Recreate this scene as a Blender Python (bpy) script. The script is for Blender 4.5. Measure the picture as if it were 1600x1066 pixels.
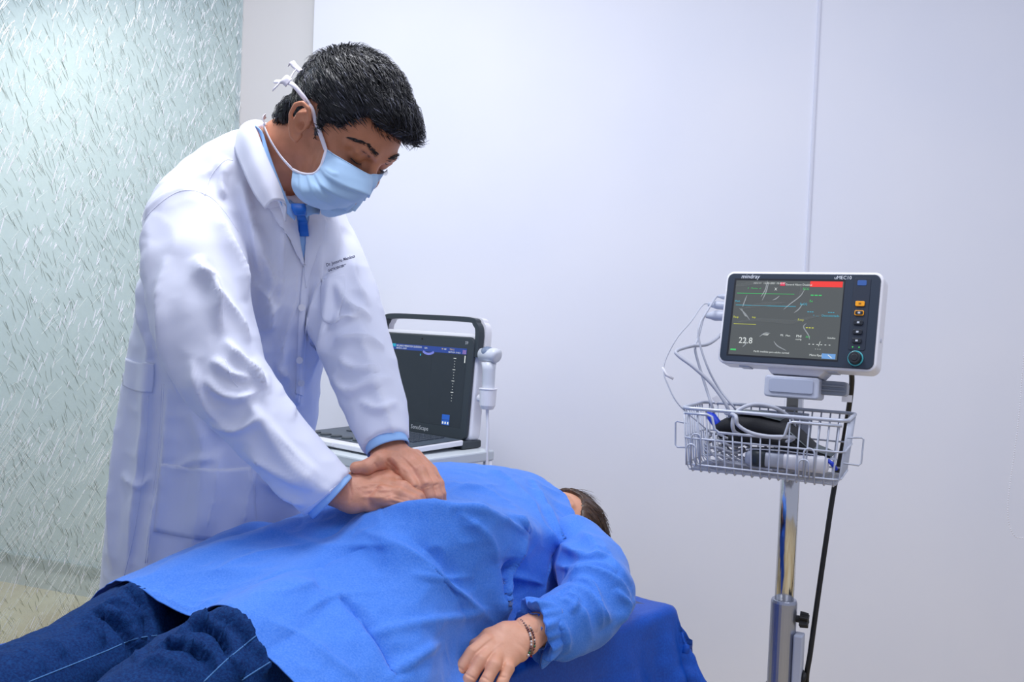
import bpy, math, random
import numpy as np
from mathutils import Vector, Matrix
from mathutils.bvhtree import BVHTree
random.seed(7)
rng = np.random.default_rng(11)
D2R = math.pi / 180
for o in list(bpy.data.objects):
    bpy.data.objects.remove(o)
SC = bpy.context.scene
COL = SC.collection

# ------------------------------------------------------------------ camera
FPX = 1400.0
CAM = np.array([0.0, 0.0, 1.25])
pitch, roll = 1.5 * D2R, 2.35 * D2R
Fw = np.array([0, math.cos(pitch), -math.sin(pitch)])
R0 = np.array([1.0, 0, 0]); U0 = np.cross(R0, Fw)
Rt = R0 * math.cos(roll) + U0 * math.sin(roll)
Up = -R0 * math.sin(roll) + U0 * math.cos(roll)
cd = bpy.data.cameras.new('camera'); cam = bpy.data.objects.new('camera', cd); COL.objects.link(cam)
cd.sensor_width = 36; cd.lens = FPX / 1600 * 36; cd.clip_start = 0.02
cam.matrix_world = Matrix(((Rt[0], Up[0], -Fw[0], CAM[0]), (Rt[1], Up[1], -Fw[1], CAM[1]), (Rt[2], Up[2], -Fw[2], CAM[2]), (0, 0, 0, 1)))
SC.camera = cam

# ------------------------------------------------------------------ light
W = bpy.data.worlds.new('world'); SC.world = W; W.use_nodes = True
bg = W.node_tree.nodes['Background']; bg.inputs[0].default_value = (0.70, 0.76, 1.0, 1); bg.inputs[1].default_value = 0.44
def area(name, loc, target, size, power, col, sy=None):
    l = bpy.data.lights.new(name, 'AREA'); l.energy = power; l.color = col; l.size = size
    if sy: l.shape = 'RECTANGLE'; l.size_y = sy
    o = bpy.data.objects.new(name, l); COL.objects.link(o); o.location = loc
    o.rotation_euler = (Vector(target) - Vector(loc)).to_track_quat('-Z', 'Y').to_euler()
    return o
area('ceiling_lamp', (-0.42, 1.42, 2.68), (-0.35, 1.42, 0), 0.7, 21.5, (0.94, 0.95, 1.0), 0.6)
area('ceiling_lamp_front', (0.9, 0.7, 2.68), (0.9, 1.0, 0), 0.9, 14, (0.88, 0.90, 1.0), 0.9)
area('ceiling_lamp_beyond', (-2.4, 3.0, 2.6), (-2.4, 3.0, 0), 1.0, 30, (1.0, 0.97, 0.90), 1.0)
SC.view_settings.view_transform = 'Standard'; SC.view_settings.look = 'None'
SC.view_settings.gamma = 1; SC.view_settings.use_curve_mapping = False
SC.view_settings.exposure = 0.3

# ------------------------------------------------------------------ helpers
def P(px, py, d):
    return CAM + d * (Fw + Rt * (px - 800) / FPX - Up * (py - 533) / FPX)
def PP(a):
    return np.array([P(*q[:3]) for q in a])
def proj(V):
    w = V - CAM; d = w @ Fw
    return 800 + FPX * (w @ Rt) / d, 533 - FPX * (w @ Up) / d, d
def srgb(r, g, b):
    f = lambda c: (c / 255 / 12.92) if c / 255 <= 0.04045 else ((c / 255 + 0.055) / 1.055) ** 2.4
    return (f(r), f(g), f(b), 1)
MATS = {}
def mat(name, col, rough=0.5, metal=0.0, noise=None, bump=None, emit=None, sss=0, sheen=0, coat=0, trans=0, spec=0.5, alpha=1):
    if name in MATS: return MATS[name]
    m = bpy.data.materials.new(name); m.use_nodes = True
    nt = m.node_tree; b = nt.nodes['Principled BSDF']; I = b.inputs
    I['Base Color'].default_value = col; I['Roughness'].default_value = rough; I['Metallic'].default_value = metal
    I['Specular IOR Level'].default_value = spec
    if sss: I['Subsurface Weight'].default_value = sss; I['Subsurface Radius'].default_value = (0.6, 0.25, 0.12); I['Subsurface Scale'].default_value = 0.008
    if sheen: I['Sheen Weight'].default_value = sheen; I['Sheen Roughness'].default_value = 0.4
    if coat: I['Coat Weight'].default_value = coat; I['Coat Roughness'].default_value = 0.05
    if trans: I['Transmission Weight'].default_value = trans
    if alpha < 1: I['Alpha'].default_value = alpha
    if emit: I['Emission Color'].default_value = emit[0]; I['Emission Strength'].default_value = emit[1]
    tc = nt.nodes.new('ShaderNodeTexCoord')
    if noise:   # (scale, colour2, detail, lo, hi)
        n = nt.nodes.new('ShaderNodeTexNoise'); n.inputs['Scale'].default_value = noise[0]; n.inputs['Detail'].default_value = noise[2]
        nt.links.new(tc.outputs['Object'], n.inputs['Vector'])
        r = nt.nodes.new('ShaderNodeValToRGB'); r.color_ramp.elements[0].position = noise[3]; r.color_ramp.elements[1].position = noise[4]
        r.color_ramp.elements[0].color = col; r.color_ramp.elements[1].color = noise[1]
        nt.links.new(n.outputs['Fac'], r.inputs[0]); nt.links.new(r.outputs[0], I['Base Color'])
    if bump:    # (scale, strength, distance)
        n = nt.nodes.new('ShaderNodeTexNoise'); n.inputs['Scale'].default_value = bump[0]; n.inputs['Detail'].default_value = 4
        nt.links.new(tc.outputs['Object'], n.inputs['Vector'])
        bp = nt.nodes.new('ShaderNodeBump'); bp.inputs['Strength'].default_value = bump[1]; bp.inputs['Distance'].default_value = bump[2]
        nt.links.new(n.outputs['Fac'], bp.inputs['Height']); nt.links.new(bp.outputs[0], I['Normal'])
    MATS[name] = m
    return m

M_wall = mat('painted_wall', srgb(240, 242, 250), 0.7, bump=(60, 0.04, 0.002), noise=(3, srgb(236, 239, 249), 2, 0.3, 0.7))
M_grey = mat('grey_wall', srgb(222, 219, 216), 0.6)
M_far = mat('far_wall', srgb(205, 213, 210), 0.6)
M_floor = mat('tan_floor', srgb(228, 212, 172), 0.35, noise=(2.5, srgb(198, 168, 112), 5, 0.35, 0.65))
M_coat = mat('coat_cotton', srgb(224, 228, 244), 0.75, bump=(900, 0.15, 0.0006), sheen=0.15, spec=0.2)
M_seam = mat('coat_thread', srgb(222, 226, 244), 0.8)
M_shirt = mat('shirt_cotton', srgb(150, 190, 238), 0.8, bump=(800, 0.1, 0.0005), spec=0.2)
M_tie = mat('tie_silk', srgb(10, 105, 205), 0.55)
M_mask = mat('mask_fabric', srgb(168, 200, 232), 0.85, bump=(1200, 0.2, 0.0005), sheen=0.2, spec=0.2)
M_strap = mat('strap_fabric', srgb(235, 232, 244), 0.85, spec=0.2)
M_skin = mat('skin_tan', srgb(198, 138, 108), 0.5, noise=(60, srgb(216, 152, 126), 4, 0.3, 0.7), bump=(300, 0.35, 0.0012), sss=0.12)
M_face = mat('skin_face', srgb(186, 124, 92), 0.5, noise=(45, srgb(204, 138, 106), 4, 0.3, 0.7), bump=(380, 0.25, 0.0010), sss=0.12)
M_skin2 = mat('skin_light', srgb(212, 152, 120), 0.5, noise=(50, srgb(222, 164, 134), 4, 0.3, 0.7), bump=(300, 0.25, 0.0009), sss=0.12)
M_hair = mat('hair_black', srgb(14, 15, 20), 0.38, noise=(220, srgb(46, 46, 58), 3, 0.5, 0.8))
M_hairg = mat('hair_grey', srgb(88, 90, 104), 0.35)
M_hair2 = mat('hair_brown', srgb(62, 42, 30), 0.4, noise=(150, srgb(100, 72, 50), 3, 0.45, 0.8))
M_gown = mat('gown_nonwoven', srgb(60, 122, 218), 0.7, noise=(420, srgb(84, 138, 226), 5, 0.35, 0.7), bump=(500, 0.35, 0.0012), sheen=0.25, spec=0.25)
M_sheet = mat('sheet_nonwoven', srgb(8, 70, 168), 0.45, noise=(300, srgb(14, 84, 186), 4, 0.35, 0.7), bump=(400, 0.25, 0.001), spec=0.4)
M_jean = mat('denim', srgb(3, 36, 88), 0.85, noise=(350, srgb(16, 64, 122), 6, 0.35, 0.75), bump=(700, 0.5, 0.0012), spec=0.2)
M_jeanthread = mat('denim_thread', srgb(70, 120, 175), 0.8)
M_navy = mat('navy_trousers', srgb(18, 22, 34), 0.8)
M_dark = mat('dark_bezel', srgb(38, 50, 66), 0.4)
M_dark2 = mat('charcoal_plastic', srgb(52, 60, 66), 0.45)
M_white = mat('white_plastic', srgb(232, 232, 238), 0.35)
M_lgrey = mat('light_grey_plastic', srgb(186, 192, 208), 0.4)
M_cable = mat('grey_cable', srgb(178, 182, 194), 0.45)
M_black = mat('black_rubber', srgb(16, 16, 18), 0.5)
M_cuffblk = mat('black_nylon', srgb(22, 24, 30), 0.75, bump=(500, 0.4, 0.001))
M_cuffgry = mat('grey_nylon', srgb(92, 100, 104), 0.8, bump=(500, 0.4, 0.001))
M_chrome = mat('chrome', srgb(215, 215, 215), 0.14, 1.0)
M_alu = mat('satin_aluminium', srgb(176, 180, 192), 0.32, 0.85)
M_wire = mat('coated_wire', srgb(184, 190, 204), 0.35, 0.2)
M_trolley = mat('trolley_enamel', srgb(205, 212, 216), 0.4)
M_blueplug = mat('blue_plug', srgb(20, 60, 200), 0.4)
def emis(name, c, s=1.0):
    return mat(name, (0.01, 0.01, 0.01, 1), 0.25, emit=(srgb(*c), s))
M_scr = mat('screen_glass', srgb(70, 74, 72), 0.12, emit=(srgb(80, 82, 78), 0.35), coat=0.5)
M_scr2 = mat('scanner_screen', srgb(34, 40, 46), 0.25, emit=(srgb(36, 42, 50), 0.25), coat=0.2)

def link(o, parent=None):
    COL.objects.link(o)
    if parent is not None:
        o.parent = parent
        if parent.type == 'EMPTY': o.location = -parent.location
    return o
def mesh_np(name, V, F, m, parent=None, smooth=True, solid=0, mats=None, fm=None, off=1, sub=0):
    me = bpy.data.meshes.new(name)
    V = np.asarray(V, dtype=np.float32)
    if isinstance(F, np.ndarray):
        n = len(F); k = F.shape[1]
        me.vertices.add(len(V)); me.vertices.foreach_set('co', V.ravel())
        me.loops.add(n * k); me.loops.foreach_set('vertex_index', F.astype(np.int32).ravel())
        me.polygons.add(n); me.polygons.foreach_set('loop_start', np.arange(0, n * k, k, dtype=np.int32))
        me.update(calc_edges=True); me.validate()
    else:
        me.from_pydata(V.tolist(), [], F)
    for q in (mats or [m]): me.materials.append(q)
    if fm is not None: me.polygons.foreach_set('material_index', np.asarray(fm, dtype=np.int32))
    me.polygons.foreach_set('use_smooth', np.full(len(me.polygons), smooth))
    me.update()
    o = bpy.data.objects.new(name, me); link(o, parent)
    if solid:
        s = o.modifiers.new('solid', 'SOLIDIFY'); s.thickness = solid; s.offset = off
    if sub:
        s = o.modifiers.new('sub', 'SUBSURF'); s.levels = sub; s.render_levels = sub
    return o
def thing(name, label, cat, loc=(0, 0, 0), group=None):
    o = bpy.data.objects.new(name, None); COL.objects.link(o); o.location = loc; o.empty_display_size = 0.1
    o['label'] = label; o['category'] = cat
    if group: o['group'] = group
    return o
def tag(o, label, cat, group=None):
    o['label'] = label; o['category'] = cat
    if group: o['group'] = group
    return o

class B:
    """collects shapes (through a matrix) into one mesh"""
    def __init__(s, M=None):
        s.v = []; s.f = []; s.m = []; s.M = M or Matrix.Identity(4); s.cm = 0
    def add(s, vs, fs):
        b = len(s.v); s.v += [tuple(s.M @ Vector(v)) for v in vs]
        s.f += [tuple(b + i for i in f) for f in fs]; s.m += [s.cm] * len(fs)
        return s
    def box(s, c, sz):
        x, y, z = [q / 2 for q in sz]; cx, cy, cz = c
        vs = [(cx + a * x, cy + b * y, cz + d * z) for a in (-1, 1) for b in (-1, 1) for d in (-1, 1)]
        return s.add(vs, [(0, 1, 3, 2), (4, 6, 7, 5), (0, 4, 5, 1), (2, 3, 7, 6), (0, 2, 6, 4), (1, 5, 7, 3)])
    def prism(s, pts, z0, z1, scale1=1.0, ctr=None):
        n = len(pts); c = ctr or (sum(p[0] for p in pts) / n, sum(p[1] for p in pts) / n)
        vs = [(p[0], p[1], z0) for p in pts] + [(c[0] + (p[0] - c[0]) * scale1, c[1] + (p[1] - c[1]) * scale1, z1) for p in pts]
        return s.add(vs, [tuple(range(n))[::-1], tuple(range(n, 2 * n))] + [(i, (i + 1) % n, n + (i + 1) % n, n + i) for i in range(n)])
    def tube(s, pts, r, n=8, closed=False, cap=True):
        pts = [Vector(p) for p in pts]; N = len(pts)
        rr = r if isinstance(r, (list, tuple)) else [r] * N
        vs = []; fs = []; u = None
        for i, p in enumerate(pts):
            a = pts[(i - 1) % N] if (closed or i) else p; b = pts[(i + 1) % N] if (closed or i < N - 1) else p
            t = (b - a).normalized()
            if u is None: u = t.orthogonal().normalized()
            else:
                u = (u - t * u.dot(t)); u = u.normalized() if u.length > 1e-6 else t.orthogonal().normalized()
            w = t.cross(u)
            for k in range(n):
                an = 2 * math.pi * k / n
                vs.append(p + (u * math.cos(an) + w * math.sin(an)) * rr[i])
        for i in range(N if closed else N - 1):
            j = (i + 1) % N
            for k in range(n):
                fs.append((i * n + k, i * n + (k + 1) % n, j * n + (k + 1) % n, j * n + k))
        if cap and not closed: fs += [tuple(range(n))[::-1], tuple((N - 1) * n + k for k in range(n))]
        return s.add([tuple(v) for v in vs], fs)
    def ball(s, c, r, n=12):
        vs = []; fs = []; R3 = r if isinstance(r, (tuple, list)) else (r, r, r)
        for i in range(n + 1):
            th = math.pi * i / n
            for k in range(2 * n):
                ph = math.pi * k / n
                vs.append((c[0] + R3[0] * math.sin(th) * math.cos(ph), c[1] + R3[1] * math.sin(th) * math.sin(ph), c[2] + R3[2] * math.cos(th)))
        for i in range(n):
            for k in range(2 * n):
                a = i * 2 * n + k; b = i * 2 * n + (k + 1) % (2 * n)
                fs.append((a, a + 2 * n, b + 2 * n, b))
        return s.add(vs, fs)
    def quad(s, x0, y0, x1, y1, z=0):
        return s.add([(x0, y0, z), (x1, y0, z), (x1, y1, z), (x0, y1, z)], [(0, 1, 2, 3)])
    def text(s, body, x, y, size, z=0.0, shear=0, bold=0):
        c = bpy.data.curves.new('t', 'FONT'); c.body = body; c.size = size; c.shear = shear; c.offset = bold
        c.resolution_u = 2
        o = bpy.data.objects.new('t', c); me = bpy.data.meshes.new_from_object(o)
        s.add([(v.co.x + x, v.co.y + y, z) for v in me.vertices], [tuple(p.vertices) for p in me.polygons])
        bpy.data.objects.remove(o); bpy.data.meshes.remove(me); bpy.data.curves.remove(c)
        return s
    def build(s, name, m, parent=None, bevel=0, smooth=False, mats=None, seg=2):
        o = mesh_np(name, np.array(s.v), s.f, m, parent, smooth, mats=mats, fm=s.m)
        if bevel:
            b = o.modifiers.new('bevel', 'BEVEL'); b.width = bevel; b.segments = seg; b.limit_method = 'ANGLE'; b.angle_limit = 0.6
            for p in o.data.polygons: p.use_smooth = False
        return o
def rrect(w, h, r, n=6, cx=0, cy=0):
    pts = []
    for (sx, sy, a0) in ((1, 1, 0), (-1, 1, 90), (-1, -1, 180), (1, -1, 270)):
        for i in range(n + 1):
            a = (a0 + 90 * i / n) * D2R
            pts.append((cx + sx * (w / 2 - r) + r * math.cos(a), cy + sy * (h / 2 - r) + r * math.sin(a)))
    return pts
def spline(pts, n=8):
    """Catmull-Rom through points (any dimension)"""
    p = np.asarray(pts, float); p = np.vstack([2 * p[0] - p[1], p, 2 * p[-1] - p[-2]])
    out = []
    for i in range(1, len(p) - 2):
        for k in range(n):
            t = k / n
            out.append(0.5 * ((2 * p[i]) + (-p[i - 1] + p[i + 1]) * t + (2 * p[i - 1] - 5 * p[i] + 4 * p[i + 1] - p[i + 2]) * t * t + (-p[i - 1] + 3 * p[i] - 3 * p[i + 1] + p[i + 2]) * t ** 3))
    out.append(p[-2]); return np.array(out)
def net(ctrl, nu, nv):
    """ctrl [rows][cols][3] world -> smooth grid verts, quads"""
    c = np.asarray(ctrl, float)
    a = np.stack([spline(c[i], nv) for i in range(c.shape[0])])
    b = np.stack([spline(a[:, j], nu) for j in range(a.shape[1])], axis=1)
    n, m = b.shape[:2]; idx = np.arange(n * m).reshape(n, m)
    F = np.stack([idx[:-1, :-1], idx[:-1, 1:], idx[1:, 1:], idx[1:, :-1]], -1).reshape(-1, 4)
    return b.reshape(-1, 3), F, (n, m)
def vnormals(V, F):
    a = V[F[:, 2]] - V[F[:, 0]]; b = V[F[:, 3]] - V[F[:, 1]]
    fn = np.cross(a, b); N = np.zeros_like(V)
    for k in range(3):
        N[:, k] = sum(np.bincount(F[:, j], fn[:, k], len(V)) for j in range(4))
    return N / (np.linalg.norm(N, axis=1, keepdims=True) + 1e-12)
def smooth(V, F, it=1, lam=0.5):
    n = len(V); cnt = sum(np.bincount(F[:, j], None, n) for j in range(4)) * 2.0 + 1e-9
    for _ in range(it):
        A = np.zeros_like(V)
        for j in range(4):
            q = V[F[:, (j + 1) % 4]] + V[F[:, (j - 1) % 4]]
            for k in range(3): A[:, k] += np.bincount(F[:, j], q[:, k], n)
        V = V + lam * (A / cnt[:, None] - V)
    return V
# value noise
_T = rng.random((64, 64, 64)).astype(np.float32) * 2 - 1
def vnoise(X):
    i = np.floor(X).astype(int); f = X - i; f = f * f * (3 - 2 * f); r = 0
    for a in (0, 1):
        for b in (0, 1):
            for c in (0, 1):
                w = (f[:, 0] if a else 1 - f[:, 0]) * (f[:, 1] if b else 1 - f[:, 1]) * (f[:, 2] if c else 1 - f[:, 2])
                r = r + w * _T[(i[:, 0] + a) & 63, (i[:, 1] + b) & 63, (i[:, 2] + c) & 63]
    return r
SHARP = 1.6
def fold(V, N, pts, wl, wr, amp, taper=True):
    """raise a cloth fold along a line; wl, wr = widths on both sides in photo pixels"""
    px, py, d = proj(V)
    view = (V - CAM) / np.linalg.norm(V - CAM, axis=1, keepdims=True)
    face = np.clip(-(N * view).sum(1) * 2.6 - 0.15, 0, 1)
    sp = spline(np.array(pts, float), 6); n = len(sp)
    wm = max(wl, wr) * 3
    sel = np.where((px > sp[:, 0].min() - wm) & (px < sp[:, 0].max() + wm) & (py > sp[:, 1].min() - wm) & (py < sp[:, 1].max() + wm) & (face > 0))[0]
    if len(sel) == 0: return V
    q = np.stack([px[sel], py[sel]], 1)
    best = np.full(len(sel), 1e9); tt = np.zeros(len(sel)); sg = np.zeros(len(sel))
    for i in range(n - 1):
        a, b = sp[i], sp[i + 1]; ab = b - a; L = ab @ ab + 1e-9
        t = np.clip(((q - a) @ ab) / L, 0, 1); w = q - a - t[:, None] * ab
        dd = np.hypot(w[:, 0], w[:, 1]); m = dd < best
        best[m] = dd[m]; tt[m] = (i + t[m]) / (n - 1); sg[m] = np.sign(ab[0] * w[m, 1] - ab[1] * w[m, 0])
    wd = np.where(sg > 0, wr, wl)
    prof = np.exp(-np.abs(best / wd) ** SHARP)
    if taper: prof = prof * np.clip(np.minimum(tt, 1 - tt) * 4, 0, 1) ** 0.8
    V = V.copy(); V[sel] += N[sel] * (amp * prof * face[sel])[:, None]
    return V
def folds(V, F, L):
    for i, f in enumerate(L):
        if i % 4 == 0: N = vnormals(V, F)
        V = fold(V, N, *f)
    return V

# ---- signed distance bodies
def smin(a, b, k):
    h = np.clip(0.5 + 0.5 * (b - a) / k, 0, 1)
    return b + (a - b) * h - k * h * (1 - h)
def sd_chain(X, nodes, A=None, cuts=()):
    best = None
    for i in range(len(nodes) - 1):
        p = np.array(nodes[i][0], dtype=np.float32); q = np.array(nodes[i + 1][0], dtype=np.float32)
        ba = q - p; w = X - p; t = np.clip((w @ ba) / max(ba @ ba, 1e-9), 0, 1)
        w = w - t[:, None] * ba
        ra = nodes[i][1] + (nodes[i + 1][1] - nodes[i][1]) * t
        if A is None: d = np.sqrt((w * w).sum(1)) - ra
        else:
            rb = nodes[i][2] + (nodes[i + 1][2] - nodes[i][2]) * t
            wa = w @ np.array(A, dtype=np.float32); o2 = np.maximum((w * w).sum(1) - wa * wa, 0)
            d = (np.sqrt((wa / ra) ** 2 + o2 / rb ** 2) - 1) * np.minimum(ra, rb)
        best = d if best is None else np.minimum(best, d)
    for (p, n) in cuts:
        n = np.array(n, dtype=np.float32); n /= np.linalg.norm(n); best = np.maximum(best, (X - np.array(p, dtype=np.float32)) @ n)
    return best
def sd_ell(X, c, r, M=None):
    w = X - np.array(c, dtype=np.float32)
    if M is not None: w = w @ np.array(M, dtype=np.float32)
    r = np.array(r, dtype=np.float32)
    k0 = np.sqrt(((w / r) ** 2).sum(1)); k1 = np.sqrt(((w / r ** 2) ** 2).sum(1)) + 1e-9
    return k0 * (k0 - 1) / k1
def evalp(X, prims):
    """prims: (op, k, fn)"""
    F = None
    for op, k, fn in prims:
        d = fn(X)
        if F is None: F = d
        elif op == 'u': F = smin(F, d, k)
        elif op == 's': F = -smin(-F, d, k)
        elif op == 'i': F = -smin(-F, -d, k)
    return F
def nets(fn, lo, hi, h):
    lo = np.array(lo, dtype=np.float32); hi = np.array(hi); n = np.ceil((hi - lo) / h).astype(int) + 1
    F = np.empty(n, dtype=np.float32)
    ys, zs = np.meshgrid(lo[1] + h * np.arange(n[1]), lo[2] + h * np.arange(n[2]), indexing='ij')
    st = max(1, int(400000 / (n[1] * n[2])))
    for i in range(0, n[0], st):
        m = min(st, n[0] - i)
        X = np.empty((m, n[1], n[2], 3), dtype=np.float32)
        X[..., 0] = (lo[0] + h * np.arange(i, i + m))[:, None, None]; X[..., 1] = ys; X[..., 2] = zs
        F[i:i + m] = fn(X.reshape(-1, 3)).reshape(m, n[1], n[2])
    F[0] = F[-1] = 1; F[:, 0] = F[:, -1] = 1; F[:, :, 0] = F[:, :, -1] = 1
    s = F < 0
    c = np.zeros(n - 1, dtype=np.int8)
    for a in (0, 1):
        for b in (0, 1):
            for d in (0, 1): c += s[a:n[0] - 1 + a, b:n[1] - 1 + b, d:n[2] - 1 + d]
    act = np.argwhere((c > 0) & (c < 8)); idx = np.full(n - 1, -1, dtype=np.int64); idx[tuple(act.T)] = np.arange(len(act))
    cor = [(a, b, d) for a in (0, 1) for b in (0, 1) for d in (0, 1)]
    val = [F[act[:, 0] + a, act[:, 1] + b, act[:, 2] + d] for a, b, d in cor]
    acc = np.zeros((len(act), 3)); cnt = np.zeros(len(act))
    for i in range(8):
        for j in range(i + 1, 8):
            if sum(abs(cor[i][k] - cor[j][k]) for k in range(3)) != 1: continue
            m = (val[i] < 0) != (val[j] < 0)
            t = val[i][m] / (val[i][m] - val[j][m])
            ci, cj = np.array(cor[i]), np.array(cor[j])
            acc[m] += ci + t[:, None] * (cj - ci); cnt[m] += 1
    V = lo + h * (act + acc / cnt[:, None])
    Q = []
    for ax in range(3):
        o = [k for k in range(3) if k != ax]
        sl0 = [slice(1, -1)] * 3; sl1 = [slice(1, -1)] * 3; sl0[ax] = slice(0, -1); sl1[ax] = slice(1, None)
        a, b = s[tuple(sl0)], s[tuple(sl1)]
        for flip in (0, 1):
            g = np.argwhere((a & ~b) if flip == 0 else (~a & b))
            off = np.ones(3, dtype=int); off[ax] = 0; g = g + off
            e1 = np.zeros(3, int); e1[o[0]] = 1; e2 = np.zeros(3, int); e2[o[1]] = 1
            qs = [idx[tuple((g - e1 - e2).T)], idx[tuple((g - e2).T)], idx[tuple(g.T)], idx[tuple((g - e1).T)]]
            if (flip == 1) != (ax == 1): qs = qs[::-1]
            Q.append(np.stack(qs, 1))
    return V, np.concatenate(Q)
def bvh(V, F): return BVHTree.FromPolygons([Vector(v) for v in V], [tuple(int(i) for i in f) for f in F])
def bounds(P_, pad): return P_.min(0) - pad, P_.max(0) + pad
def hit(tree, px, py, off=0.0):
    d = Vector(P(px, py, 1.0) - CAM).normalized()
    h = tree.ray_cast(Vector(CAM), d)
    if h[0] is None: return None
    n = h[1] if h[1].dot(d) < 0 else -h[1]
    return np.array(h[0] + n * off)
def patch(name, rows, tree, off, m, parent, solid=0.0015, n=8, bulge=0, smooth_it=2):
    """cloth panel laid on a surface; rows = control net in photo pixels"""
    c = np.asarray(rows, float)
    a = np.stack([spline(r, n) for r in c]); b = np.stack([spline(a[:, j], n) for j in range(a.shape[1])], axis=1)
    N, Mm = b.shape[:2]; V = np.full((N, Mm, 3), np.nan)
    for i in range(N):
        for j in range(Mm):
            h = hit(tree, b[i, j, 0], b[i, j, 1], off + bulge * math.sin(math.pi * i / (N - 1)) * math.sin(math.pi * j / (Mm - 1)))
            if h is not None: V[i, j] = h
    for i in range(N):
        ok = ~np.isnan(V[i, :, 0])
        if ok.any() and not ok.all():
            dd = [(V[i, k] - CAM) @ Fw for k in range(Mm) if ok[k]]; last = None
            ks = [k for k in range(Mm) if ok[k]]
            for j in range(Mm):
                if not ok[j]:
                    k = min(ks, key=lambda q: abs(q - j)); V[i, j] = P(b[i, j, 0], b[i, j, 1], (V[i, k] - CAM) @ Fw + 0.006 * abs(k - j) / 4)
    V = V.reshape(-1, 3); idx = np.arange(N * Mm).reshape(N, Mm)
    F = np.stack([idx[:-1, :-1], idx[:-1, 1:], idx[1:, 1:], idx[1:, :-1]], -1).reshape(-1, 4)
    good = ~np.isnan(V[F].reshape(len(F), -1)).any(1); F = F[good]; V = np.nan_to_num(V)
    Vs = smooth(V, F, smooth_it); bd = np.zeros((N, Mm), bool); bd[0] = bd[-1] = True; bd[:, 0] = bd[:, -1] = True
    Vs[bd.ravel()] = V[bd.ravel()]
    return mesh_np(name, Vs, F, m, parent, True, solid)
def seam(bld, pts, tree, r=0.0007, off=0.0):
    q = [hit(tree, x, y, off) for x, y in spline(np.array(pts, float), 8)]
    run = []; runs = []
    for p in q + [None]:
        if p is None or (run and np.linalg.norm(p - run[-1]) > 0.05):
            runs.append(run)
            run = [] if p is None else [p]
        else: run.append(p)
    run = max(runs, key=len)
    if len(run) > 1: bld.tube(run, r, 6)
#SECTION_ROOM
# ------------------------------------------------------------------ room
def wall(name, a, b, z0, z1, m, th=0.08, side=1):
    a = np.array(a, float); b = np.array(b, float); t = b - a; n = np.array([-t[1], t[0]]) / np.linalg.norm(t) * th * side
    pts = [a, b, b + n, a + n]
    o = B().prism([tuple(p) for p in pts], z0, z1).build(name, m); o['kind'] = 'structure'; return o
cornx = P(480, 300, 2.64)
WA = np.array([cornx[0], 2.66]); WB = np.array([2.7, 2.5])
wall('wall_back', WA, WB, 0, 2.75, M_wall)
GA = np.array([P(376, 200, 2.72)[0], 2.74])
wall('wall_corner', GA - (0.02, 0), (WA[0] + 0.03, 2.72), 0, 2.75, M_grey)
# room beyond the glass
fa = P(-250, 840, 4.3)[:2]; fb = P(175, 935, 3.75)[:2]
dirw = (fb - fa) / np.linalg.norm(fb - fa)
wall('wall_far', fa - dirw * 2.5, fb + dirw * 2.5, 0, 2.75, M_far)
n_in = np.array([dirw[1], -dirw[0]])
o = B().prism([tuple(p) for p in (fa - dirw * 2.5, fb + dirw * 2.5, fb + dirw * 2.5 + n_in * 0.015, fa - dirw * 2.5 + n_in * 0.015)], 0, 0.085).build('baseboard_far', mat('skirting', srgb(196, 198, 188), 0.5)); o['kind'] = 'structure'
o = B().prism([tuple(p) for p in (fa - dirw * 2.5, fb + dirw * 2.5, fb + dirw * 2.5 + n_in * 0.02, fa - dirw * 2.5 + n_in * 0.02)], 0.085, 0.125).build('shadow_strip_far', mat('baseboard_shadow', srgb(150, 150, 134), 0.5)); o['kind'] = 'structure'  # dark strip painted in for the shadow above the skirting
o = B().box((-0.5, 2.0, -0.05), (8, 7.5, 0.1)).build('floor', M_floor); o['kind'] = 'structure'
# cable cover on the back wall
def onwall(x): return WA[1] + (WB[1] - WA[1]) * (x - WA[0]) / (WB[0] - WA[0])
xs = P(1275, 100, 2.57)[0]
o = B().box((xs, onwall(xs) - 0.003, 1.375), (0.007, 0.007, 2.75)).build('trim_1', mat('cable_cover', srgb(225, 228, 240), 0.4), bevel=0.001); o['kind'] = 'structure'

# glass partition with strands
g0 = GA + np.array([0, -0.02]); gd = np.array([-0.36, -0.93]); gd /= np.linalg.norm(gd); gl = 1.9
gn = np.array([-gd[1], gd[0]])
if gn @ (-g0) < 0: gn = -gn
mg = bpy.data.materials.new('strand_glass'); mg.use_nodes = True; nt = mg.node_tree
for n in list(nt.nodes): nt.nodes.remove(n)
out = nt.nodes.new('ShaderNodeOutputMaterial'); mx = nt.nodes.new('ShaderNodeMixShader'); tr = nt.nodes.new('ShaderNodeBsdfTransparent')
tr.inputs[0].default_value = (0.93, 0.97, 0.97, 1)
df = nt.nodes.new('ShaderNodeBsdfPrincipled'); df.inputs['Base Color'].default_value = srgb(208, 226, 228); df.inputs['Roughness'].default_value = 0.15
mx.inputs[0].default_value = 0.30; nt.links.new(tr.outputs[0], mx.inputs[1]); nt.links.new(df.outputs[0], mx.inputs[2]); nt.links.new(mx.outputs[0], out.inputs[0])
M_sw = mat('strand_glint', (1, 1, 1, 1), 0.2, spec=1.0)
M_sd = mat('strand_dark', srgb(120, 128, 116), 0.3)
M_sm = mat('strand_pale', srgb(238, 240, 234), 0.3)
gb = B()
ga, gbb = g0, g0 + gd * gl
gb.cm = 0; gb.prism([tuple(ga), tuple(gbb), tuple(gbb - gn * 0.008), tuple(ga - gn * 0.008)], 0.0, 2.75)
g = rng
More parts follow.
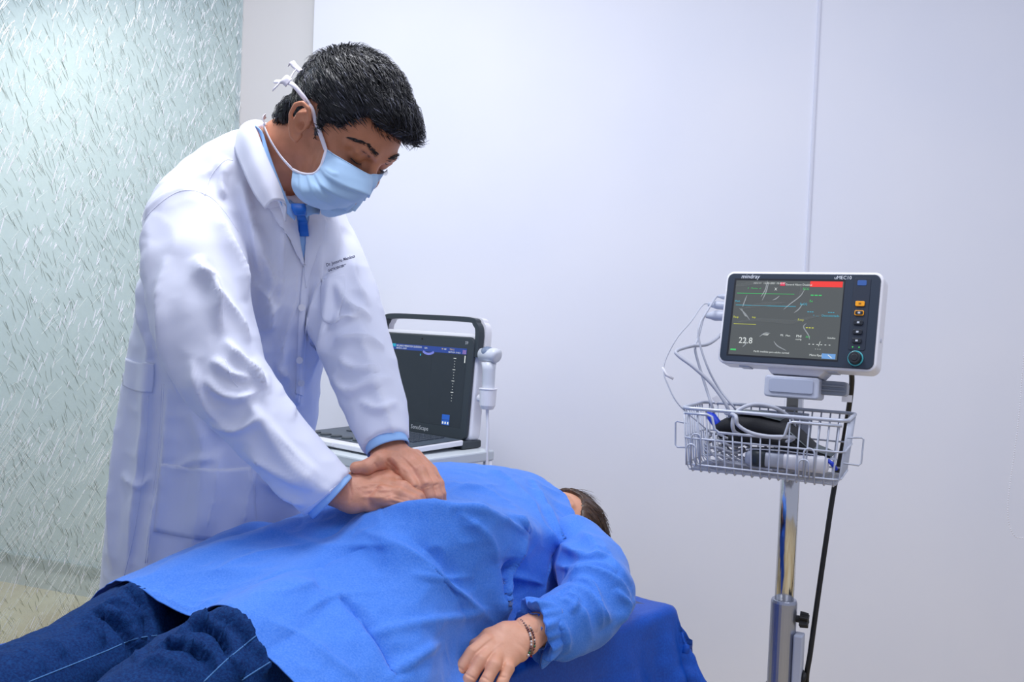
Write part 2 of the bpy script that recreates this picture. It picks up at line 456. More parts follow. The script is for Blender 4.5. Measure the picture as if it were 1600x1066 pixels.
def strand(s, z, ang, L, w, th, cm, curve):
    c = 0.5 * curve; pts = []
    dx, dz = math.cos(ang), math.sin(ang)
    base = lambda q, k: (g0[0] + gd[0] * (s + k * w - dx * q + c * dz * (q / L) ** 2 * L) + gn[0] * 0.0008, g0[1] + gd[1] * (s + k * w - dx * q + c * dz * (q / L) ** 2 * L) + gn[1] * 0.0008, z + dz * q + k * 0)
    vs = []
    for q in (-L / 2, 0, L / 2):
        ww = 0.35 if q else 1
        for k in (-0.5, 0.5):
            vs.append(base(q, k * ww))
    vs2 = [(x + gn[0] * th, y + gn[1] * th, zz) for x, y, zz in vs]
    gb.cm = cm
    gb.add(vs + vs2, [(6, 7, 9, 8), (8, 9, 11, 10), (0, 2, 8, 6), (2, 4, 10, 8), (1, 7, 9, 3), (3, 9, 11, 5), (0, 6, 7, 1), (4, 5, 11, 10)])
for i in range(7500):      # short dark wavy strands leaning left
    s, z = g.uniform(0, gl), g.uniform(0.3, 2.2)
    strand(s, z, g.normal(122, 11) * D2R, g.uniform(0.014, 0.036), 0.0007, 0.0004, 2, g.normal(0, 0.35))
for i in range(1600):
    s, z = g.uniform(0, gl), g.uniform(0.3, 2.2)
    strand(s, z, g.normal(52, 10) * D2R, g.uniform(0.02, 0.06), 0.0006, 0.0005, 3, g.normal(0, 0.15))
for i in range(4200):      # strands leaning right, their white paints in lamp reflections
    s, z = g.uniform(0, gl), min(2.3, max(0.3, 2.25 - abs(g.normal(0, 0.85))))
    strand(s, z, g.normal(70, 7) * D2R, g.uniform(0.006, 0.03) * (1 + 1.2 * (g.random() < 0.15)), g.uniform(0.0012, 0.0030), 0.0008, 1, 0)
for i in range(1500):
    s, z = g.uniform(0, gl), g.uniform(0.25, 1.0)
    strand(s, z, g.normal(52, 6) * D2R, g.uniform(0.04, 0.11), 0.0009, 0.0006, 3, g.normal(0, 0.1))
o = gb.build('wall_left', mg, mats=[mg, M_sw, M_sd, M_sm]); o['kind'] = 'structure'
# ------------------------------------------------------------------ head (local frame: x forward, y left, z up, origin between the ears)
def head_prims(neck=None, female=False):
    e = lambda c, r, k=0.02, op='u', M=None: (op, k, lambda X: sd_ell(X, c, r, M))
    L = [e((-0.004, 0, 0.046), (0.097, 0.075, 0.086)),
         e((0.045, 0, 0.045), (0.052, 0.060, 0.052), 0.02),
         e((0.045, 0, -0.02), (0.046, 0.056, 0.060), 0.025),
         e((0.038, 0, -0.062), (0.042, 0.046, 0.036), 0.03),
         e((0.070, 0, -0.084), (0.018, 0.022, 0.016), 0.02)]
    for s in (-1, 1):
        L += [e((0.062, s * 0.044, -0.024), (0.022, 0.020, 0.018), 0.02),
              e((0.096, s * 0.033, 0.014), (0.014, 0.019, 0.012), 0.012, 's'),
              ('u', 0.010, lambda X, s=s: sd_chain(X, [((0.072, s * 0.052, 0.028), 0.006), ((0.088, s * 0.036, 0.033), 0.0085), ((0.094, s * 0.014, 0.027), 0.007)])),
              e((0.0785, s * 0.032, 0.015), (0.0125, 0.0150, 0.0125), 0.003),
              e((0.086, s * 0.032, 0.0215), (0.006, 0.016, 0.004), 0.006),
              ('s', 0.0015, lambda X, s=s: sd_chain(X, [((0.0870, s * 0.046, 0.0085), 0.0006), ((0.0915, s * 0.033, 0.0060), 0.0012), ((0.0895, s * 0.021, 0.0085), 0.0006)]))]
    L += [('u', 0.010, lambda X: sd_chain(X, [((0.090, 0, 0.026), 0.007), ((0.098, 0, 0.002), 0.008), ((0.103, 0, -0.012), 0.010)])),
          ('u', 0.006, lambda X: sd_chain(X, [((0.092, -0.012, -0.018), 0.007), ((0.092, 0.012, -0.018), 0.007)])),
          ('u', 0.008, lambda X: sd_chain(X, [((0.086, -0.020, -0.060), 0.006), ((0.096, 0, -0.058), 0.008), ((0.086, 0.020, -0.060), 0.006)])),
          ('s', 0.003, lambda X: sd_chain(X, [((0.090, -0.022, -0.062), 0.001), ((0.104, 0, -0.061), 0.0015), ((0.090, 0.022, -0.062), 0.001)]))]
    for s in (-1, 1):   # ears
        y = s * 0.078
        rim = [((0.006, y - s * 0.003, 0.006), 0.0032), ((0.007, y + s * 0.004, 0.020), 0.0036), ((0.000, y + s * 0.010, 0.032), 0.0038), ((-0.012, y + s * 0.014, 0.034), 0.0038), ((-0.022, y + s * 0.015, 0.024), 0.0038),
               ((-0.022, y + s * 0.014, 0.008), 0.0036), ((-0.014, y + s * 0.010, -0.008), 0.0034), ((-0.006, y + s * 0.004, -0.020), 0.0048), ((0.001, y, -0.022), 0.0050), ((0.002, y - s * 0.002, -0.012), 0.004)]
        anti = [((-0.004, y + s * 0.006, 0.022), 0.003), ((-0.013, y + s * 0.009, 0.014), 0.0035), ((-0.011, y + s * 0.007, 0.0), 0.0035), ((-0.003, y + s * 0.004, -0.008), 0.003)]
        L += [e((-0.007, y + s * 0.002, 0.006), (0.016, 0.006, 0.024), 0.006),
              ('u', 0.003, lambda X, r=rim: sd_chain(X, r)), ('u', 0.003, lambda X, r=anti: sd_chain(X, r)),
              e((0.000, y + s * 0.008, 0.002), (0.006, 0.008, 0.008), 0.004, 's')]
    if neck: L += [('u', 0.02, lambda X: sd_chain(X, neck))]
    return L
def frame(fwd, upish):
    f = np.array(fwd, float); f /= np.linalg.norm(f); l = np.cross(upish, f); l /= np.linalg.norm(l); u = np.cross(f, l)
    return np.stack([f, l, u], 1)      # columns = local axes in world
def build_head(origin, M, neckW):
    neck = [((np.array(p) - origin) @ M, r) for p, r in neckW]
    pr = head_prims(neck)
    lo = np.array([-0.125, -0.11, -0.14]); hi = np.array([0.14, 0.11, 0.145])
    for p, r in neck: lo = np.minimum(lo, p - r - 0.006); hi = np.maximum(hi, p + r + 0.006)
    V, F = nets(lambda X: evalp(X, pr), lo, hi, 0.0024)
    return smooth(V, F, 1, 0.4), F, pr
def toW(V, o, M): return V @ M.T + o

# ------------------------------------------------------------------ hands
def hand_mesh(wrist, palm, fingers, h=0.0015, k=0.006, extra=None):
    """wrist/palm: chains of (p, ra, rb) with axis; fingers: list of chains (p, r)"""
    pr = []
    A = palm['axis']
    pr.append(('u', 0.01, lambda X: sd_chain(X, palm['nodes'], A)))
    pr.append(('u', 0.012, lambda X: sd_chain(X, wrist, A)))
    for f, kk in fingers: pr.append(('u', kk, lambda X, f=f: sd_chain(X, f)))
    for op, kk, fn in (extra or []): pr.append((op, kk, fn))
    pts = [n[0] for n in palm['nodes']] + [n[0] for n in wrist] + [q[0] for f, _ in fingers for q in f]
    lo, hi = bounds(np.array(pts), 0.05)
    V, F = nets(lambda X: evalp(X, pr), lo, hi, h)
    return smooth(V, F, 1, 0.4), F
def finger(pts, r0, r1):
    n = len(pts); out = []
    for i, p in enumerate(pts):
        r = r0 + (r1 - r0) * i / (n - 1)
        out.append((np.array(p), r))
        if 0 < i < n - 1: pass
    # slight swelling at joints
    q = []
    for i in range(n):
        q.append((out[i][0], out[i][1] * (1.05 if 0 < i < n - 1 else 1.0)))
        if i < n - 1: q.append(((out[i][0] + out[i + 1][0]) / 2, (out[i][1] + out[i + 1][1]) / 2 * 0.95))
    return q
def nail(bld, p, q, nrm, w, l):
    """finger nail plate near tip q of segment p->q"""
    p, q = np.array(p), np.array(q); t = (q - p) / np.linalg.norm(q - p); n = np.array(nrm, float); n -= t * (n @ t); n /= np.linalg.norm(n); s = np.cross(t, n)
    vs = []; fs = []
    for i in range(5):
        for j in range(7):
            a = (j - 3) / 3; b = (i - 2) / 2
            ww = w * math.sqrt(max(0.15, 1 - 0.35 * b * b))
            vs.append(tuple(q + t * (b * l) + s * a * ww + n * (math.sqrt(max(0, 1 - (a * 0.75) ** 2)) - 1) * w * 0.9))
    for i in range(4):
        for j in range(6): fs.append((i * 7 + j, i * 7 + j + 1, (i + 1) * 7 + j + 1, (i + 1) * 7 + j))
    bld.add(vs, fs)
M_nail = mat('nail', srgb(226, 170, 156), 0.3)
def joinm(parts):
    Vs = []; Fs = []; n = 0; fm = []
    for V, F, m in parts:
        Vs.append(V); Fs.append(F + n); n += len(V); fm.append(np.full(len(F), m))
    return np.concatenate(Vs), np.concatenate(Fs), np.concatenate(fm)

# ------------------------------------------------------------------ the doctor
DOC = thing('person', 'standing man in white lab coat and face mask, both hands pressing the belly', 'person', (-0.57, 1.72, 0))
yaw, pt = 30 * D2R, 37 * D2R
hor = np.array([math.cos(yaw), -math.sin(yaw), 0.0])
fwd = hor * math.cos(pt) + np.array([0, 0, -math.sin(pt)])
rollv = np.array([math.sin(yaw), math.cos(yaw), 0]) * 0.03
HM = frame(fwd, np.array([0, 0, 1.0]) + rollv)
ear = P(474, 200, 1.40); HO = ear + HM[:, 1] * 0.076
neckW = [(HO + HM @ np.array([-0.022, 0, -0.03]), 0.056), (P(452, 235, 1.50), 0.056), (P(428, 278, 1.53), 0.060), (P(415, 330, 1.55), 0.075)]
Vh, Fh, hp = build_head(HO, HM, neckW)
headSD = lambda Xw: evalp(((Xw - HO) @ HM).astype(np.float32), hp)

# torso + sleeves of the coat
A = Rt
def TN(px, py, w, d, b): return (P(px, py, d), w / FPX * d, b)
tors = [TN(418, 252, 52, 1.53, 0.065), TN(402, 280, 92, 1.55, 0.085), TN(392, 322, 124, 1.56, 0.10), TN(388, 380, 142, 1.58, 0.115), TN(376, 460, 152, 1.62, 0.125),
        TN(358, 540, 150, 1.66, 0.13), TN(345, 640, 150, 1.69, 0.135), TN(330, 750, 150, 1.71, 0.14), TN(318, 900, 152, 1.72, 0.145), TN(312, 1060, 156, 1.73, 0.15)]
sR = [(P(300, 325, 1.50), 0.062), (P(300, 352, 1.475), 0.076), (P(307, 420, 1.43), 0.080), (P(318, 500, 1.40), 0.077), (P(346, 585, 1.38), 0.067), (P(412, 668, 1.372), 0.055), (P(470, 730, 1.372), 0.0495), (P(530, 790, 1.375), 0.0455)]
cutR = (P(512, 771, 1.375), P(530, 790, 1.375) - P(470, 730, 1.372))
sL = [(P(488, 350, 1.66), 0.062), (P(508, 400, 1.66), 0.068), (P(532, 470, 1.61), 0.069), (P(562, 560, 1.55), 0.061), (P(586, 635, 1.49), 0.052), (P(603, 690, 1.45), 0.040), (P(612, 720, 1.43), 0.037)]
cutL = (P(604, 694, 1.447), P(612, 720, 1.43) - P(590, 650, 1.48))
cp = [('u', 0.03, lambda X: sd_chain(X, tors, A)),
      ('u', 0.05, lambda X: sd_chain(X, [(P(392, 285, 1.53), 0.05), (P(335, 300, 1.52), 0.058), (P(300, 340, 1.49), 0.062)])),
      ('u', 0.05, lambda X: sd_chain(X, [(P(425, 290, 1.56), 0.045), (P(488, 345, 1.66), 0.055)])),
      ('u', 0.014, lambda X: sd_chain(X, sR, None, [cutR])),
      ('u', 0.014, lambda X: sd_chain(X, sL, None, [cutL])),
      # hollow for the neck
      ('s', 0.01, lambda X: sd_chain(X, [(P(455, 215, 1.49), 0.062), (P(440, 262, 1.515), 0.060)]))]
ctlpts = np.array([t[0] for t in tors] + [q[0] for q in sR + sL])
lo, hi = ctlpts.min(0) - 0.2, ctlpts.max(0) + 0.2
lo[2] = 0.62; hi[2] = 1.62
Vc, Fc = nets(lambda X: evalp(X, cp), lo, hi, 0.0045)
Vc = smooth(Vc, Fc, 3, 0.5)
coat_folds = [
    # sleeve head and armhole
    ([(218, 360), (245, 322), (280, 300), (315, 305)], 5, 22, 0.006),
    ([(330, 320), (350, 370), (372, 420), (384, 470)], 8, 12, 0.010),
    ([(240, 330), (222, 400), (225, 480), (240, 560)], 16, 7, 0.010),
    ([(262, 400), (252, 480), (262, 560), (285, 630)], 14, 10, 0.007),
    ([(312, 400), (318, 425), (335, 440), (340, 480), (346, 520)], 5, 14, 0.013),
    ([(318, 415), (345, 460), (372, 500), (388, 535)], 6, 9, 0.008),
    # elbow
    ([(350, 530), (372, 560), (400, 590), (408, 610)], 6, 12, 0.012),
    ([(330, 560), (360, 585), (392, 596)], 8, 7, 0.008),
    ([(318, 590), (350, 618), (384, 622), (405, 605)], 10, 6, 0.008),
    ([(372, 605), (402, 650), (435, 700), (480, 745), (520, 773)], 10, 16, 0.006),
    ([(392, 560), (412, 590), (420, 618)], 8, 8, 0.003),
    ([(398, 632), (424, 668), (464, 712), (508, 754)], 6, 10, 0.005),
    ([(330, 660), (370, 672), (410, 652)], 9, 6, 0.006),
    ([(380, 700), (430, 735), (490, 765)], 16, 8, 0.006),
    ([(400, 745), (450, 775), (478, 790)], 6, 6, 0.005),
    ([(300, 560), (318, 620), (352, 670)], 7, 14, 0.006),
    # chest
    ([(378, 285), (392, 330), (402, 390), (408, 440)], 8, 12, 0.011),
    ([(400, 350), (412, 390), (425, 430), (405, 490)], 8, 12, 0.012),
    ([(440, 330), (440, 400), (432, 470), (405, 500)], 14, 10, 0.012),
    ([(395, 440), (420, 465), (425, 500), (410, 520)], 6, 10, 0.009),
    ([(460, 400), (452, 470), (440, 540), (438, 620)], 12, 8, 0.008),
    ([(476, 420), (468, 520), (462, 600), (458, 660)], 3, 12, 0.007),
    ([(500, 380), (492, 450), (488, 540), (478, 610)], 10, 6, 0.008),
    ([(515, 420), (512, 500), (500, 580)], 7, 9, 0.007),
    ([(350, 245), (330, 270), (300, 285)], 12, 8, 0.006),
    ([(360, 250), (345, 290), (350, 310)], 5, 8, 0.006),
    # lower coat
    ([(205, 480), (195, 560), (190, 680), (180, 800), (178, 900)], 10, 16, 0.010),
    ([(232, 520), (236, 600), (228, 700), (215, 800), (200, 900)], 5, 16, 0.009),
    ([(262, 600), (262, 700), (246, 800), (232, 880)], 12, 7, 0.009),
    ([(300, 640), (318, 700), (312, 800), (300, 860)], 12, 16, 0.008),
    ([(345, 700), (335, 780), (320, 840)], 8, 14, 0.008),
    ([(400, 720), (385, 780), (378, 830)], 10, 8, 0.007),
    ([(190, 740), (215, 760), (240, 742)], 7, 7, 0.005),
    ([(430, 560), (452, 600), (470, 640)], 8, 8, 0.006),
    ([(265, 740), (300, 720), (345, 716)], 8, 8, 0.004),
    # far sleeve
    ([(520, 440), (545, 480), (580, 500)], 7, 8, 0.010),
    ([(515, 512), (540, 500), (560, 492)], 6, 7, 0.011),
    ([(525, 535), (560, 530), (600, 545)], 7, 9, 0.010),
    ([(530, 560), (555, 580), (590, 578)], 7, 6, 0.009),
    ([(520, 585), (545, 612), (575, 605), (612, 590)], 7, 7, 0.008),
    ([(560, 500), (575, 560), (600, 640), (618, 680)], 10, 14, 0.006),
    ([(548, 400), (556, 440), (575, 480)], 6, 8, 0.006),
    ([(560, 625), (590, 640), (622, 628)], 7, 7, 0.005),
]
coat_folds = [(p, wl * 0.8, wr * 0.8, a * 1.9) for p, wl, wr, a in coat_folds]
SHARP = 1.25; Vc = folds(Vc, Fc, coat_folds); Vc = smooth(Vc, Fc, 1, 0.4); SHARP = 1.6
Nn = vnormals(Vc, Fc)
Vc = Vc + Nn * ((vnoise(Vc * 14) * 0.0012) + (0.0016 * (1 - np.abs(vnoise(Vc * 26 + 7)) * 2)))[:, None]
coat = mesh_np('lab_coat', Vc, Fc, M_coat, DOC)
CT = bvh(Vc, Fc)

# body: head, neck, trunk, arms, legs, hands as one mesh
# left hand (upper in the picture)
def hp_(l): return [P(*q) for q in l]
wristL = [(P(600, 680, 1.455), 0.027, 0.021), (P(607, 700, 1.445), 0.028, 0.021), (P(614, 714, 1.435), 0.031, 0.020)]
palmL = {'axis': Rt * 0.9 + Fw * 0.25, 'nodes': [(P(612, 712, 1.438), 0.031, 0.017), (P(626, 728, 1.43), 0.036, 0.016), (P(645, 744, 1.42), 0.037, 0.014)]}
palmL['axis'] = palmL['axis'] / np.linalg.norm(palmL['axis'])
fL = [(finger(hp_([(618, 722, 1.425), (636, 742, 1.405), (648, 762, 1.390), (652, 778, 1.385), (655, 792, 1.388)]), 0.0125, 0.0080), 0.006),
      (finger(hp_([(632, 716, 1.435), (654, 736, 1.410), (666, 758, 1.393), (671, 776, 1.388), (674, 792, 1.390)]), 0.0120, 0.0080), 0.005),
      (finger(hp_([(642, 712, 1.445), (668, 736, 1.425), (679, 758, 1.408), (684, 776, 1.400), (687, 791, 1.402)]), 0.0115, 0.0074), 0.005),
      (finger(hp_([(650, 712, 1.455), (674, 736, 1.445), (686, 756, 1.432), (690, 772, 1.425), (692, 786, 1.425)]), 0.0105, 0.0066), 0.005),
      (finger(hp_([(612, 712, 1.435), (592, 720, 1.405), (573, 730, 1.392), (556, 731, 1.388)]), 0.0165, 0.0095), 0.010)]
exL = [('u', 0.004, lambda X, a=a: sd_chain(X, a)) for a in (
    [(P(613, 712, 1.417), 0.0030), (P(632, 733, 1.397), 0.0045)], [(P(625, 708, 1.42), 0.0030), (P(650, 728, 1.400), 0.0045)])]
VL, FL = hand_mesh(wristL, palmL, fL)
# right hand (lower, flat)
wristR = [(P(515, 762, 1.385), 0.028, 0.020), (P(538, 770, 1.385), 0.029, 0.020), (P(555, 770, 1.385), 0.031, 0.020)]
axR = Up * 0.75 + Fw * 0.66; axR = axR / np.linalg.norm(axR)
palmR = {'axis': axR, 'nodes': [(P(552, 770, 1.387), 0.031, 0.018), (P(580, 766, 1.39), 0.038, 0.017), (P(606, 768, 1.39), 0.038, 0.015)]}
fR = [(finger(hp_([(590, 780, 1.368), (612, 782, 1.362), (634, 789, 1.362), (655, 798, 1.365)]), 0.0115, 0.0075), 0.005),
      (finger(hp_([(600, 770, 1.375), (624, 772, 1.370), (645, 782, 1.370), (664, 795, 1.374)]), 0.0120, 0.0080), 0.004),
      (finger(hp_([(602, 760, 1.39), (630, 762, 1.382), (654, 776, 1.382), (672, 795, 1.39)]), 0.0120, 0.0080), 0.004),
      (finger(hp_([(602, 752, 1.41), (630, 752, 1.405), (652, 768, 1.405), (668, 785, 1.41)]), 0.0115, 0.0080), 0.004),
      (finger(hp_([(560, 752, 1.40), (585, 744, 1.415), (608, 744, 1.425), (625, 752, 1.43)]), 0.015, 0.0095), 0.010)]
exR = [('u', 0.004, lambda X, a=a: sd_chain(X, a)) for a in (
    [(P(562, 777, 1.366), 0.003), (P(605, 777, 1.352), 0.0042)], [(P(565, 766, 1.366), 0.003), (P(618, 766, 1.355), 0.0042)], [(P(566, 756, 1.378), 0.003), (P(612, 754, 1.37), 0.0042)])]
VR, FR = hand_mesh(wristR, palmR, fR)
def crease(V, F, L):
    for f in L: V = fold(V, vnormals(V, F), *f)
    return V
VL = crease(VL, FL, [([(612, 712), (630, 738)], 3, 3, 0.0016), ([(625, 708), (652, 735)], 3, 3, 0.0016), ([(636, 708), (668, 736)], 3, 3, 0.0014), ([(640, 745), (645, 752), (650, 760)], 5, 5, 0.0012), ([(618, 722), (634, 742)], 2.5, 2.5, -0.0012), ([(600, 722), (614, 736), (628, 748)], 2, 2, -0.0018), ([(607, 716), (612, 728), (622, 738)], 3, 3, -0.004), ([(585, 722), (590, 732)], 2, 2, -0.0015), ([(642, 764), (654, 760)], 1.6, 1.6, -0.0012), ([(660, 760), (672, 756)], 1.6, 1.6, -0.0012),
    ([(660, 763), (673, 759)], 1.2, 1.2, -0.001), ([(676, 760), (686, 756)], 1.6, 1.6, -0.001), ([(600, 705), (615, 703), (628, 706)], 2, 2, -0.001)])
VR = crease(VR, FR, [([(560, 777), (605, 778)], 3, 3, 0.0016), ([(565, 768), (612, 767)], 3, 3, 0.0016), ([(566, 758), (610, 756)], 3, 3, 0.0014), ([(604, 784), (625, 788), (640, 794)], 2, 2, -0.0015), ([(560, 765), (566, 760), (580, 762)], 3, 3, 0.0012), ([(575, 770), (590, 760), (605, 764)], 2, 2, 0.0012), ([(612, 777), (640, 785)], 1.6, 1.6, -0.0015), ([(627, 785), (630, 791)], 1.4, 1.4, -0.001),
    ([(632, 786), (635, 792)], 1.4, 1.4, -0.001), ([(545, 752), (549, 772), (546, 788)], 2, 2, -0.001), ([(600, 778), (620, 772)], 1.6, 1.6, -0.001)])
trunk = [(P(418, 262, 1.53), 0.05, 0.05), (P(402, 300, 1.56), 0.10, 0.06), (P(388, 380, 1.58), 0.125, 0.08), (P(376, 460, 1.62), 0.13, 0.09), (P(345, 640, 1.69), 0.125, 0.10), (P(330, 780, 1.71), 0.13, 0.10)]
hipR = np.array([-0.57, 1.72, 0.84]); hipL = np.array([-0.65, 1.82, 0.84])
bp = [('u', 0.02, lambda X: sd_chain(X, trunk, A)), ('u', 0.02, lambda X: sd_chain(X, [(p, r * 0.62) for p, r in sR[1:-1]])), ('u', 0.02, lambda X: sd_chain(X, [(p, r * 0.62) for p, r in sL[1:-1]]))]
for hpt, ft in ((hipR, np.array([-0.60, 1.74, 0.05])), (hipL, np.array([-0.70, 1.86, 0.05]))):
    kn = (hpt + ft) / 2 + np.array([0.03, -0.01, 0.02]); bp.append(('u', 0.03, lambda X, a=hpt, b=kn, c=ft: sd_chain(X, [(a, 0.06), (b, 0.048), (c, 0.036)])))
Vb, Fb = nets(lambda X: evalp(X, bp), np.array([-0.95, 1.25, 0.0]), np.array([-0.05, 2.0, 1.65]), 0.011)
Vb = smooth(Vb, Fb, 2)
V, F, fm = joinm([(toW(Vh, HO, HM), Fh, 1), (VL, FL, 0), (VR, FR, 0), (Vb, Fb, 0)])
body = mesh_np('body', V, F, None, DOC, mats=[M_skin, M_face], fm=fm)
for f, up in ((fL[0][0], Up - Fw * 0.5), (fL[1][0], Up - Fw * 0.5), (fL[2][0], Up - Fw * 0.5)):
    a, b = f[-3][0], f[-1][0]; t = (b - a) / np.linalg.norm(b - a); n = np.array(-Fw + Up * 0.35); n -= t * (n @ t); n /= np.linalg.norm(n)
    nl = B(); nail(nl, a + n * f[-1][1] * 0.98, b - t * 0.001 + n * f[-1][1] * 0.98, n, 0.0052, 0.0055); nl.build('fingernail', M_nail, DOC, smooth=True)
f = fL[4][0]; a, b = f[-3][0], f[-1][0]; n = Up * 0.5 + Fw * 0.6; n /= np.linalg.norm(n)
nl = B(); nail(nl, a + n * f[-1][1] * 0.96, b + n * f[-1][1] * 0.96, n, 0.006, 0.006)
nl.build('thumbnail', M_nail, DOC, smooth=True)
# trousers and shoes
tp = []
for hpt, ft in ((hipR, np.array([-0.60, 1.74, 0.07])), (hipL, np.array([-0.70, 1.86, 0.07]))):
    kn = (hpt + ft) / 2 + np.array([0.03, -0.01, 0.02]); tp.append(('u', 0.03, lambda X, a=hpt, b=kn, c=ft: sd_chain(X, [(a, 0.075), (b, 0.062), (c, 0.052)])))
tp.append(('u', 0.04, lambda X: sd_chain(X, [(P(330, 800, 1.72), 0.12, 0.09), (P(330, 860, 1.72), 0.12, 0.09)], A)))
tp.append(('i', 0.002, lambda X: 0.05 - X[:, 2]))
Vt, Ft = nets(lambda X: evalp(X, tp), np.array([-0.92, 1.4, 0.0]), np.array([-0.3, 2.05, 1.1]), 0.009)
Vt = smooth(Vt, Ft, 2); mesh_np('trousers', Vt + vnormals(Vt, Ft) * (vnoise(Vt * 11) * 0.005)[:, None], Ft, M_navy, DOC)
for ft in (np.array([-0.60, 1.74, 0]), np.array([-0.70, 1.86, 0])):
    t = hor; up = np.array([0, 0, 1.0])
    sp = [('u', 0.02, lambda X, f=ft: sd_chain(X, [(f - t * 0.05 + up * 0.045, 0.042), (f + t * 0.06 + up * 0.038, 0.042), (f + t * 0.15 + up * 0.030, 0.038)])), ('i', 0.004, lambda X: 0.004 - X[:, 2])]
    Vs, Fs = nets(lambda X: evalp(X, sp), ft - 0.26 + up * 0.25, ft + 0.26, 0.006)
    mesh_np('shoe', Vs, Fs, M_black, DOC)

# shirt and tie in the neck opening, shirt cuffs
shirt = patch('shirt', [[(452, 312), (462, 318), (478, 320), (492, 318)], [(456, 340), (464, 345), (476, 345), (488, 338)], [(464, 372), (468, 378), (474, 378), (481, 360)], [(470, 404), (471, 406), (473, 406), (476, 390)]], CT, 0.002, M_shirt, DOC)
c1 = [[P(398, 196, 1.50), P(410, 208, 1.452), P(424, 248, 1.436), P(440, 290, 1.432), P(453, 318, 1.436), P(464, 322, 1.44)],
      [P(400, 200, 1.50), P(409, 215, 1.450), P(420, 255, 1.430), P(434, 295, 1.424), P(447, 325, 1.428), P(462, 338, 1.434)]]
Vn, Fn, _ = net([[a + (b - a) * t for a, b in zip(c1[0], c1[1])] for t in (0, 0.5, 1.0, 1.4)], 4, 8)
mesh_np('shirt_collar', Vn, Fn, M_shirt, shirt, solid=0.0015)
c1 = [[P(500, 322, 1.47), P(490, 318, 1.455), P(478, 322, 1.45)], [P(498, 335, 1.47), P(489, 335, 1.452), P(478, 340, 1.447)]]
Vn, Fn, _ = net([c1[0], [(a + b) / 2 for a, b in zip(*c1)], c1[1]], 4, 6); mesh_np('shirt_collar', Vn, Fn, M_shirt, shirt, solid=0.0015)
# tie: knot and blade
kn = B(); kp = [P(465, 326, 1.425), P(468, 333, 1.418), P(470, 341, 1.418)]
def loftbox(b, secs):
    vs = []; fs = []; n = 10
    for c, w, dp, ax in secs:
        for k in range(n):
            a = 2 * math.pi * k / n; cc, ss = math.cos(a), math.sin(a)
            vs.append(tuple(c + ax * w * math.copysign(abs(cc) ** 0.6, cc) + Fw * dp * math.copysign(abs(ss) ** 0.7, ss)))
    m = len(secs)
    for i in range(m - 1):
        for k in range(n): fs.append((i * n + k, i * n + (k + 1) % n, (i + 1) * n + (k + 1) % n, (i + 1) * n + k))
    fs += [tuple(range(n))[::-1], tuple((m - 1) * n + k for k in range(n))]; b.add(vs, fs)
loftbox(kn, [(P(466, 319, 1.438), 0.0115, 0.007, Rt), (P(467, 326, 1.430), 0.012, 0.008, Rt), (P(469, 336, 1.428), 0.0085, 0.008, Rt)])
bl = [(P(469, 334, 1.431), 0.007, 0.003, Rt)]
for yy in (345, 354, 362, 370):
    h = hit(CT, 470 + (yy - 340) * 0.05, yy, 0.006)
    if h is not None: bl.append((h, 0.007 + (yy - 334) * 0.00006, 0.0025, Rt))
tie = kn; loftbox(kn, bl); kn.build('tie', M_tie, DOC, smooth=True)
def cuff(a, b, r, rot, name='shirt_cuff'):
    a, b = np.array(a), np.array(b); t = (b - a) / np.linalg.norm(b - a); u = np.cross(t, Up); u /= np.linalg.norm(u); w = np.cross(t, u)
    rows = []
    for s, rr in ((-0.6, 0.9), (0, 0.96), (0.8, 1.0), (1.0, 0.99), (0.96, 0.93), (0.2, 0.88), (-0.6, 0.84)):
        rows.append([a + (b - a) * s + (u * math.cos(q) + w * math.sin(q)) * r * rr for q in np.linspace(0, 2 * math.pi, 33)])
    V = np.array(rows).reshape(-1, 3); idx = np.arange(len(V)).reshape(len(rows), 33)
    F = np.stack([idx[:-1, :-1], idx[:-1, 1:], idx[1:, 1:], idx[1:, :-1]], -1).reshape(-1, 4)
    mesh_np(name, V, F, M_shirt, DOC)
cuff(P(508, 767, 1.375), P(520, 778, 1.376), 0.043, 0)
cuff(P(603, 690, 1.449), P(607, 703, 1.443), 0.0355, 0)

# collar
inner = [P(500, 318, 1.53), P(470, 262, 1.575), P(440, 215, 1.56), P(412, 193, 1.53), P(396, 191, 1.50), P(402, 206, 1.452), P(418, 246, 1.432), P(435, 284, 1.424), P(447, 318, 1.424)]
outer = [P(520, 330, 1.56), P(500, 290, 1.62), P(450, 230, 1.625), P(410, 205, 1.60), P(368, 214, 1.53), P(366, 232, 1.468), P(380, 268, 1.428), P(396, 302, 1.412), P(413, 326, 1.408)]
mid = [(a + b) / 2 + np.array([0, 0, 0.008]) - Fw * 0.008 for a, b in zip(inner, outer)]
stand = [a - np.array([0, 0, 0.028]) + Fw * 0.004 for a in inner]
Vn, Fn, _ = net([stand, inner, mid, outer], 8, 8)
Vn = folds(Vn, Fn, [([(385, 215), (400, 250), (425, 300)], 8, 8, 0.003)])
coll = mesh_np('collar', Vn, Fn, M_coat, coat, solid=0.0035)
patch('collar_front', [[(447, 318), (440, 322), (428, 325), (412, 326)], [(440, 300), (430, 306), (418, 306), (400, 304)]], CT, 0.007, M_coat, coat, 0.003)
